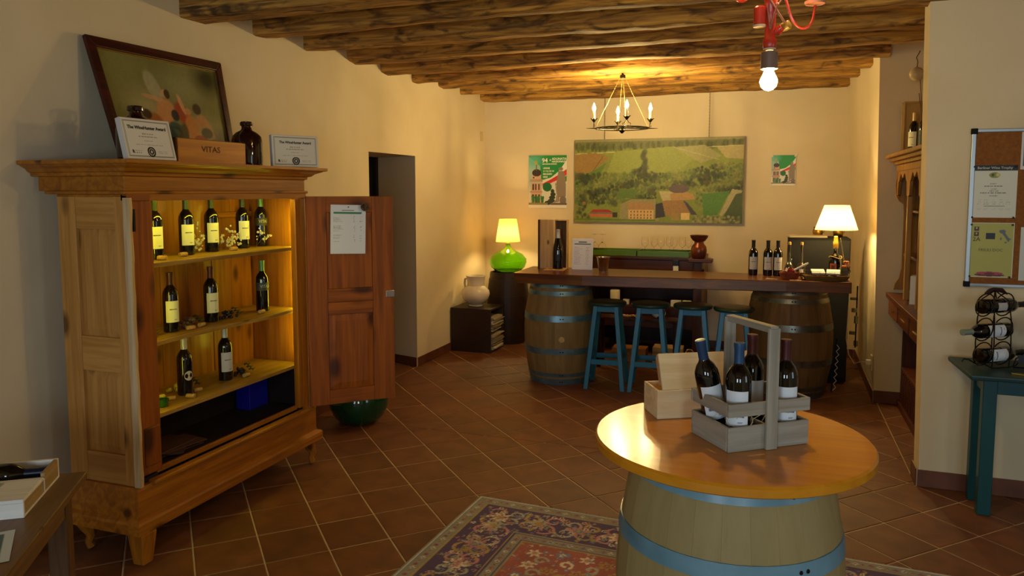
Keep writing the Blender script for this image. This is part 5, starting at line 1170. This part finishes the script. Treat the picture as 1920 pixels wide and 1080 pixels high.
q = thing('blue_certificate', 'dark blue and white sheet at the upper right of the cork board', 'certificate', (1.345, YP-.014, 1.915)); p = Paint(50, 50, S('#c8c8c4')); p.rect(.06, .2, .94, .90, S('#16283c')); p.rect(.06, .2, .94, .27, S('#a83040')); p.build('sheet', .22, .20, q, rough=.5)
q = thing('white_certificate', 'white sheet at the lower right of the cork board', 'certificate', (1.36, YP-.014, 1.36)); p = Paint(40, 50, S('#c4c8c0')); scribbles(p, .15, .2, .85, .8, 9, S('#7a7a76'), rg); p.build('sheet', .21, .29, q, rough=.5)
PINS = [(1.02, 1.835), (1.215, 1.835), (1.02, 1.56), (1.215, 1.56), (1.02, 1.52), (1.215, 1.52), (1.022, 1.235), (1.212, 1.235)]
for i, (x, z) in enumerate(PINS):
    o = MB().lathe([(.004, 0), (.006, .003), (.005, .008), (.002, .010)], 10).build('push_pin', plain('pin_dark', S('#2a2430'), .3)); o.location = (x, YP-.015, z-.004); o.rotation_euler = (PI/2, 0, 0)
    tag(o, 'push pin at the %s %s corner of the %s' % ('lower' if i % 4 > 1 else 'upper', 'right' if i % 2 else 'left', 'Berliner Wine Trophy sheet' if i < 4 else 'yellow certificate'), 'pin', 'pins on the cork board')
# green table
gt = plain('dark_green_paint', S('#12464a'), .35); gtt = mottled('green_table_top', S('#1c4244'), S('#16363a'), 5, .45)
t = thing('green_side_table', 'dark green painted side table standing against the partition wall', 'table', (1.4, 4.47, 0))
m = MB(); m.add([(.945, 4.21, .758), (2.1, 4.21, .758), (2.1, 4.66, .758), (.93, 4.66, .758), (.94, 4.205, .785), (2.1, 4.205, .785), (2.1, 4.66, .785), (.925, 4.66, .785)], [(0,3,2,1),(4,5,6,7),(0,1,5,4),(1,2,6,5),(2,3,7,6),(3,0,4,7)]); m.build('table_top', gtt, t, world=True, bevel=.008)
for x in (1.045, 1.98):
    for y in (4.40, 4.60): bx('leg', (x-.0, x+.065, y, y+.055, 0, .757), gt, t, .004)
bx('apron', (1.11, 1.98, 4.405, 4.43, .65, .757), gt, t, .003); bx('apron', (1.055, 1.075, 4.455, 4.60, .65, .757), gt, t, .003); bx('apron', (1.11, 1.98, 4.62, 4.64, .65, .757), gt, t, .003)
# wire rack with three bottles
t = thing('iron_bottle_rack', 'black wrought-iron scroll rack for three wine bottles on the green table', 'bottle rack', (1.085, 4.45, .786), R_(30))
RZ = [.062, .19, .318]; m = MB()
for z in RZ:
    for x in (-.055, .06):
        m = MB(); pts = [(x + .02*math.sin(a), .056*math.cos(a), z + .058*math.sin(a) + .008) for a in [i*2*PI/20 for i in range(20)]]; m.tube(pts, .0035, 6, True); m.build('hoop', iron, t)
m = MB()
for s in (-1, 1):
    m.tube([(-.045, s*.055, .01), (-.045, s*.06, .12), (-.045, s*.055, .25), (-.04, s*.04, .35), (0, 0, .40)], .0035, 6); m.tube([(.055, s*.055, .01), (.055, s*.06, .12), (.055, s*.055, .25), (.05, s*.04, .35), (0, 0, .40)], .0035, 6)
    m.tube([(-.13, s*.05, .02), (-.12, s*.05, .035), (-.09, s*.05, .03), (-.045, s*.055, .006), (.055, s*.055, .006), (.1, s*.05, .012), (.12, s*.05, .03)], .0035, 6)
m.build('side_wires', iron, t)
m = MB(); m.tube([(-.06, 0, .385), (-.03, 0, .40), (0, .01, .405), (.04, 0, .40), (.075, 0, .38)], [.004, .012, .010, .013, .004], 8); m.build('carry_handle', plain('dark_handle', S('#2c1210'), .5), t)
RB = [(.318, 1, ('small', 'grey'), 'top'), (.19, -1, ('square', 'white'), 'middle'), (.062, 1, ('square', 'white'), 'bottom')]
for z, s, lab, nm in RB:
    M = Matrix.Translation((1.085 - s*.10, 4.50, .786 + z + .002)) @ Matrix.Rotation(R_(8), 4, 'Z') @ Matrix.Rotation(s*PI/2, 4, 'Y') @ Matrix.Rotation(R_(90 if s > 0 else -90) + R_(0), 4, 'Z')
    b_ = bottle('dark wine bottle lying in the %s hoop of the black iron rack' % nm, (0, 0, 0), 0, cap='#8a9a8c' if nm == 'middle' else '#1a1a1a', lab=lab)
    # the label side turns to the viewer
    M = Matrix.Translation((1.085 - s*(.09 if s > 0 else .10)*.8, 4.45 - s*.09*.62, .786 + z + .002)) @ Matrix.Rotation(R_(36), 4, 'Z') @ Matrix.Rotation(s*PI/2, 4, 'Y')
    b_.rotation_mode = 'QUATERNION'; b_.location = M.to_translation(); b_.rotation_quaternion = M.to_quaternion()
t = thing('iron_vine_ornament', 'black iron vine ornament with leaves beside the bottle rack', 'ornament', (1.285, 4.45, .786))
m = MB(); m.tube([(0, 0, .004), (.01, 0, .06), (-.02, 0, .10), (.01, 0, .16), (.0, 0, .20)], .004, 6); m.tube([(.0, 0, .06), (-.05, 0, .075), (-.09, 0, .05), (-.10, 0, .01)], .0035, 6); m.tube([(.01, 0, .10), (.05, 0, .12), (.09, 0, .09)], .0035, 6); m.tube([(-.1, 0, .004), (.12, 0, .004)], .004, 6); m.build('stem', iron, t)
for x, z, r in ((-.0, .20, .05), (.0, .055, .042), (.09, .11, .05), (-.06, .05, .025)):
    m = MB(); pts = []
    for k in range(20): a = 2*PI*k/20; rr = r*(1 + .25*math.cos(5*a)); pts.append((rr*math.cos(a), rr*math.sin(a)))
    m.prism(pts, -.0015, .0015, M=Matrix.Translation((x, -.01, z)) @ rotm(R_(80), 0, 0)); m.build('leaf', plain('iron_leaf', S('#141c20'), .5, .4), t)
o = MB().prism([(-.06, 0), (.0, -.022), (.08, -.03), (.09, .02), (0, .016)], 0, .006).build('brass_opener', brass); o.location = (1.20, 4.30, .786); tag(o, 'flat golden leaf-shaped opener lying on the green table edge', 'opener')

# ================================================================== ROUND TABLE ITEMS
TZ = .9300
def crate_carrier():
    a = math.atan2(.17, .225); t = thing('bottle_carrier', 'weathered grey wooden carrier crate with handle holding four bottles', 'crate', (-.111, 2.231, TZ), a)
    W, D_ = .283, .205
    def b(n, q, ax='x'): return bx(n, q, grey_wood(ax), t, .002, False)
    b('base_board', (.008, W-.008, .008, D_-.008, .004, .014))
    b('front_slat', (0, W, 0, .009, 0, .075)); b('back_slat', (0, W, D_-.009, D_, 0, .075)); b('side_slat', (0, .009, .010, D_-.010, 0, .075), 'y'); b('side_slat', (W-.009, W, .010, D_-.010, 0, .075), 'y')
    b('front_slat', (-.002, W+.002, -.002, .008, .105, .145)); b('back_slat', (-.002, W+.002, D_-.008, D_+.002, .105, .145)); b('side_slat', (-.002, .008, .009, D_-.009, .105, .145), 'y'); b('side_slat', (W-.008, W+.002, .009, D_-.009, .105, .145), 'y')
    for y in (-.014, D_+.003): b('post', (W/2-.019, W/2+.019, y, y+.011, 0, .365), 'z')
    b('handle', (W/2-.014, W/2+.014, -.012, D_+.012, .352, .372), 'y'); b('divider', (W/2-.004, W/2+.004, .010, D_-.010, .014, .07), 'y')
    m = MB(); 
    for k in range(26):
        x, y = random.uniform(.02, W-.02), random.uniform(.015, D_-.015); an = random.uniform(0, 6.3); m.tube([(x, y, .05), (x+.02*math.cos(an), y+.02*math.sin(an), .085), (x+.03*math.cos(an+1), y+.03*math.sin(an+1), .095)], .001, 4)
    o = m.build('straw', plain('straw', S('#c8b48c'), .7), t); o['kind'] = 'stuff'
    return t, a, W, D_
t, a, W, D_ = crate_carrier()
def inc(x, y, z=0): return (-.111 + x*math.cos(a) - y*math.sin(a), 2.231 + x*math.sin(a) + y*math.cos(a), TZ + .0145 + z)
bottle('wine bottle with blue capsule and white label at the front of the carrier', inc(.068, .055), R_(-4), cap='#2a4a70', lab=('square', 'white'))
bottle('wine bottle with dark red capsule at the right of the carrier', inc(.235, .055), R_(12), cap='#4a1c1e', lab=('square', 'white'))
bt = bottle('wine bottle with blue capsule leaning outwards at the rear left of the carrier', inc(.062, .150, .003), R_(20), cap='#2a4468', lab=('square', 'white')); bt.rotation_euler = (R_(4), R_(-13), R_(20))
bottle('wine bottle with dark red capsule at the rear of the carrier behind the handle', inc(.165+.04, .150), R_(20), cap='#5a2624', lab=('square', 'white')).location = inc(.185, .155)
# open wine case
a2 = math.atan2(.105, .13) ; ux = Vector((math.cos(a2-.18), math.sin(a2-.18), 0))
t = thing('open_wine_case', 'open pale pine wine case with raised lid lying behind the carrier', 'wine case', (-.357, 2.492, TZ), a2 - .18)
L = .36; Wd = .135; cwd = case_wood('x')
for n_, b in (('front_board', (0, L, 0, .009, 0, .098)), ('back_board', (0, L, Wd-.009, Wd, 0, .098)), ('end_board', (0, .009, .009, Wd-.009, 0, .098)), ('end_board', (L-.009, L, .009, Wd-.009, 0, .098)), ('bottom_board', (.009, L-.009, .009, Wd-.009, 0, .008))): bx(n_, b, cwd, t, .0015, False)
ld = MB().box(.012, L, 0, .010, 0, .125).build('lid', cwd, t, loc=(.008, .004, .099), rot=(R_(-24), 0, 0), bevel=.002)
MB().box(.012, L, .010, .024, .117, .125).build('lid_edge', wood('lid_edge_wood', S('#d9a878'), S('#b98458'), 'x', .5), ld, bevel=.0015); MB().box(.012, .021, .010, .03, .02, .117).build('lid_edge', wood('lid_edge_wood', S('#d9a878'), S('#b98458'), 'x', .5), ld)
m = MB(); m.tube([(.13 + .012*math.cos(q), .012, .130 + .007*math.sin(q)) for q in [i*2*PI/12 for i in range(12)]], .0025, 6, True); m.box(.118, .145, .004, .018, .1252, .128); m.build('clasp', brass, ld)

# ================================================================== LEFT FOREGROUND TABLE
ang = math.atan2(-.82, .57)      # edge direction running towards the viewer
Ct = Vector((-2.205, 1.865, 0)); t = thing('rustic_table', 'old brown wooden table at the lower left edge', 'table', tuple(Ct), ang)
rw = wood('rustic_top', S('#7c5a34'), S('#5a4024'), 'x', .4, .7, .2, .08)
# local x runs along the near edge, local -y away from it
for k in range(4): bx('plank', (-.005, 1.25, -.20*(k+1)+.002, -.20*k, .715, .74), rw, t, .003, False)
bx('apron', (.05, 1.2, -.07, -.045, .62, .714), rw, t, .003, False); bx('apron', (.045, .07, -.76, -.07, .62, .714), rw, t, .003, False)
for x, y in ((.07, -.07), (1.18, -.07), (.07, -.74), (1.18, -.74)): bx('leg', (x-.035, x+.03, y-.03, y+.03, 0, .714), wood('rustic_leg', S('#6a4a2a'), S('#48301a'), 'z', .5), t, .004, False)
def onT(x, y, z): v = Matrix.Rotation(ang, 4, 'Z') @ Vector((x, y, z)); return (Ct.x+v.x, Ct.y+v.y, z)
q = thing('white_wine_case', 'whitewashed wooden wine case with brass clasp on the lower left table', 'wine case', onT(.03, -.075, .7405), ang)
ww = wood('white_wood', S('#e6e2da'), S('#cfc8bc'), 'y', .5, 1, 0, .03); we = wood('pale_end', S('#c0a070'), S('#a5824f'), 'x', .5)
bx('bottom_board', (0, .33, -.40, 0, 0, .008), ww, q, .001, False)
bx('back_board', (0, .012, -.40, 0, .008, .065), ww, q, .001, False); bx('end_board', (.012, .14, -.012, 0, .008, .065), we, q, .001, False); bx('divider', (.14, .15, -.40, 0, .008, .05), ww, q, .001, False)
bx('lid', (.15, .33, -.40, 0, .045, .056), ww, q, .002, False); bx('front_board', (.32, .33, -.40, 0, .008, .045), ww, q, .001, False); bx('end_board', (.16, .32, -.009, 0, .008, .045), we, q, .001, False)
m = MB(); m.tube([(.334, -.21 + .014*math.cos(b), .03 + .014*math.sin(b)) for b in [i*2*PI/12 for i in range(12)]], .003, 6, True); m.box(.33, .334, -.225, -.195, .035, .055); m.build('clasp', brass, q)
p = Paint(40, 30, S('#9ab0a8')); p.poly([(0, .5), (.4, .1), (1, .3), (1, .6), (.5, 1)], S('#3a7a6a')); p.ell(.6, .5, .25, .2, S('#b8b0c0')); p.line(.1, .9, .9, .2, .03, S('#2a3a7a'))
s_ = p.build('picture_label', .12, .09, q, loc=(.22, -.16, .0572), rot=(R_(-90), 0, R_(-90)))
b_ = bottle('dark bottle with blue-black foil lying in the whitewashed wine case', (0, 0, 0), 0, cap='#141a30', lab=('square', 'black')); M = Matrix.Translation(onT(.105, -.39, .7405+.047)) @ Matrix.Rotation(ang, 4, 'Z') @ Matrix.Rotation(-PI/2, 4, 'X'); b_.rotation_mode = 'QUATERNION'; b_.location = M.to_translation(); b_.rotation_quaternion = M.to_quaternion()
q = thing('brochure', 'white-bordered brochure with a green landscape photo on the lower left table', 'brochure', onT(.58, -.19, .7408), ang+.25)
p = Paint(50, 70, S('#c4d0d4')); p.rect(.1, .08, .9, .92, S('#3a5a5a')); p.ell(.6, .3, .3, .15, S('#5a7a2c'), 0, 1, .4); p.ell(.3, .6, .3, .2, S('#2a4a6a'), 0, 1, .4); p.ell(.7, .75, .2, .1, S('#7a9a5c'), 0, 1, .4)
p.build('sheet', .21, .30, q, loc=(0, 0, .001), rot=(R_(-90), 0, 0))

# ================================================================== RUG
def rug():
    t = thing('oriental_rug', 'patterned oriental rug with dark floral border and red field on the tiles', 'rug', (-1.50, 3.735, 0), R_(-2.9))
    W, H = 2.45, 2.2; nx, ny = 420, 380
    p = Paint(nx, ny, S('#98584e')); X = p.U * W; Y = p.V * H; d = np.minimum(np.minimum(X, W - X), np.minimum(Y, H - Y)); rng = np.random.RandomState(5)
    navy = S('#504060'); gold = S('#a08650'); grey = S('#a09a8c'); rose = S('#b07a78'); cream = S('#c8bda4'); blue = S('#6a7a90'); red = S('#98504a')
    p.blend((d < .42).astype(float), S('#83807a')); p.blend(((d > .09) & (d < .335)).astype(float), navy)
    # floral rosettes, scrolls and buds repeated round the border and over the field
    def flower(cx, cy, r, c1, c2, pet=8, rot=0):
        i0, i1 = max(int((cx-r)/W*nx)-1, 0), int((cx+r)/W*nx)+3; j0, j1 = max(int((cy-r)/H*ny)-1, 0), int((cy+r)/H*ny)+3; sl = (slice(j0, j1), slice(i0, i1))
        dx, dy = X[sl] - cx, Y[sl] - cy; rr = np.hypot(dx, dy); th = np.arctan2(dy, dx) + rot
        p.a[sl][rr < r*(.75 + .25*np.cos(pet*th))] = c1; p.a[sl][rr < r*.5*(.8 + .2*np.cos(pet*th))] = c2; p.a[sl][rr < r*.18] = gold
    def scroll(cx, cy, r, c, a0):
        i0, i1 = max(int((cx-r)/W*nx)-2, 0), int((cx+r)/W*nx)+4; j0, j1 = max(int((cy-r)/H*ny)-2, 0), int((cy+r)/H*ny)+4; sl = (slice(j0, j1), slice(i0, i1))
        dx, dy = X[sl] - cx, Y[sl] - cy; rr = np.hypot(dx, dy); th = (np.arctan2(dy, dx) - a0) % (2*PI); p.a[sl][np.abs(rr - r*(.35 + .65*th/(2*PI))) < .0075] = c
    def border(off, step, fn):
        pts = [(x, off) for x in np.arange(off, W-off, step)] + [(off, y) for y in np.arange(off+step, H-off, step)] + [(W-off, y) for y in np.arange(off+step, H-off, step)]
        for i, (x, y) in enumerate(pts): fn(i, x, y)
    cs = [cream, rose, grey, gold, blue]
    def mainf(i, x, y):
        scroll(x+.05, y+.04, .055, [grey, gold, rose][i % 3], i); scroll(x-.04, y-.05, .05, [rose, grey, gold][i % 3], i*2.1)
        if i % 2 == 0: flower(x, y, .062, [cream, grey, rose][(i//2) % 3], [rose, gold, blue][(i//2) % 3], 8)
        else:
            for k in range(6): a_ = k*PI/3 + i; flower(x + .055*math.cos(a_), y + .05*math.sin(a_), .018, cs[(i+k) % 5], navy, 5)
    border(.212, .105, mainf)
    for _ in range(2600):
        x, y = rng.uniform(0, W), rng.uniform(0, 1.4); dd = min(x, W-x, y, H-y)
        if .10 < dd < .325: flower(x, y, rng.uniform(.008, .017), cs[rng.randint(5)], navy, 5)
    for _ in range(1400):
        x, y = rng.uniform(.42, W-.42), rng.uniform(.42, 1.5); flower(x, y, rng.uniform(.006, .012), cs[rng.randint(5)], [red, navy][rng.randint(2)], 5)
    def guard(i, x, y): flower(x, y, .014, [gold, red, cream][i % 3], navy, 4)
    border(.045, .033, guard); border(.378, .033, guard)
    for e, c in ((.012, cream), (.018, blue), (.08, gold), (.088, navy), (.338, gold), (.348, navy), (.405, navy), (.415, gold)): p.blend((np.abs(d - e) < .004).astype(float), c)
    for y in np.arange(.50, H-.45, .12):
        for i, x in enumerate(np.arange(.50, W-.45, .12)):
            jx, jy = rng.uniform(-.025, .025, 2); k = rng.randint(3); flower(x+jx, y+jy, .038, [cream, gold, blue][k], [rose, red, cream][k], 6, jx*40); scroll(x+.06, y+.06, .035, [grey, gold, cream][k], i)
            flower(x+.055+jy, y-.02, .014, blue, cream, 5)
    p.a *= (.9 + .2*rng.rand(ny, nx, 1)) * 1.25; p.grain(40, 40, .12)
    o = p.build('pile', W, H, t, loc=(W/2, -H/2, .012), rot=(R_(-90), 0, 0), rough=.95)
    bx('backing', (-.004, W+.004, -H-.004, .004, .001, .0112), plain('rug_edge', S('#7c7268'), .9), t, .002, False)
    m = MB()
    for k in range(140): x = .01 + k*(W-.02)/140; m.box(x, x+.004, .004, .022 + .01*math.sin(k*1.7), .001, .004)
    f = m.build('fringe', plain('red_fringe', S('#7c3c2c'), .9), t); f['kind'] = 'stuff'
rug()
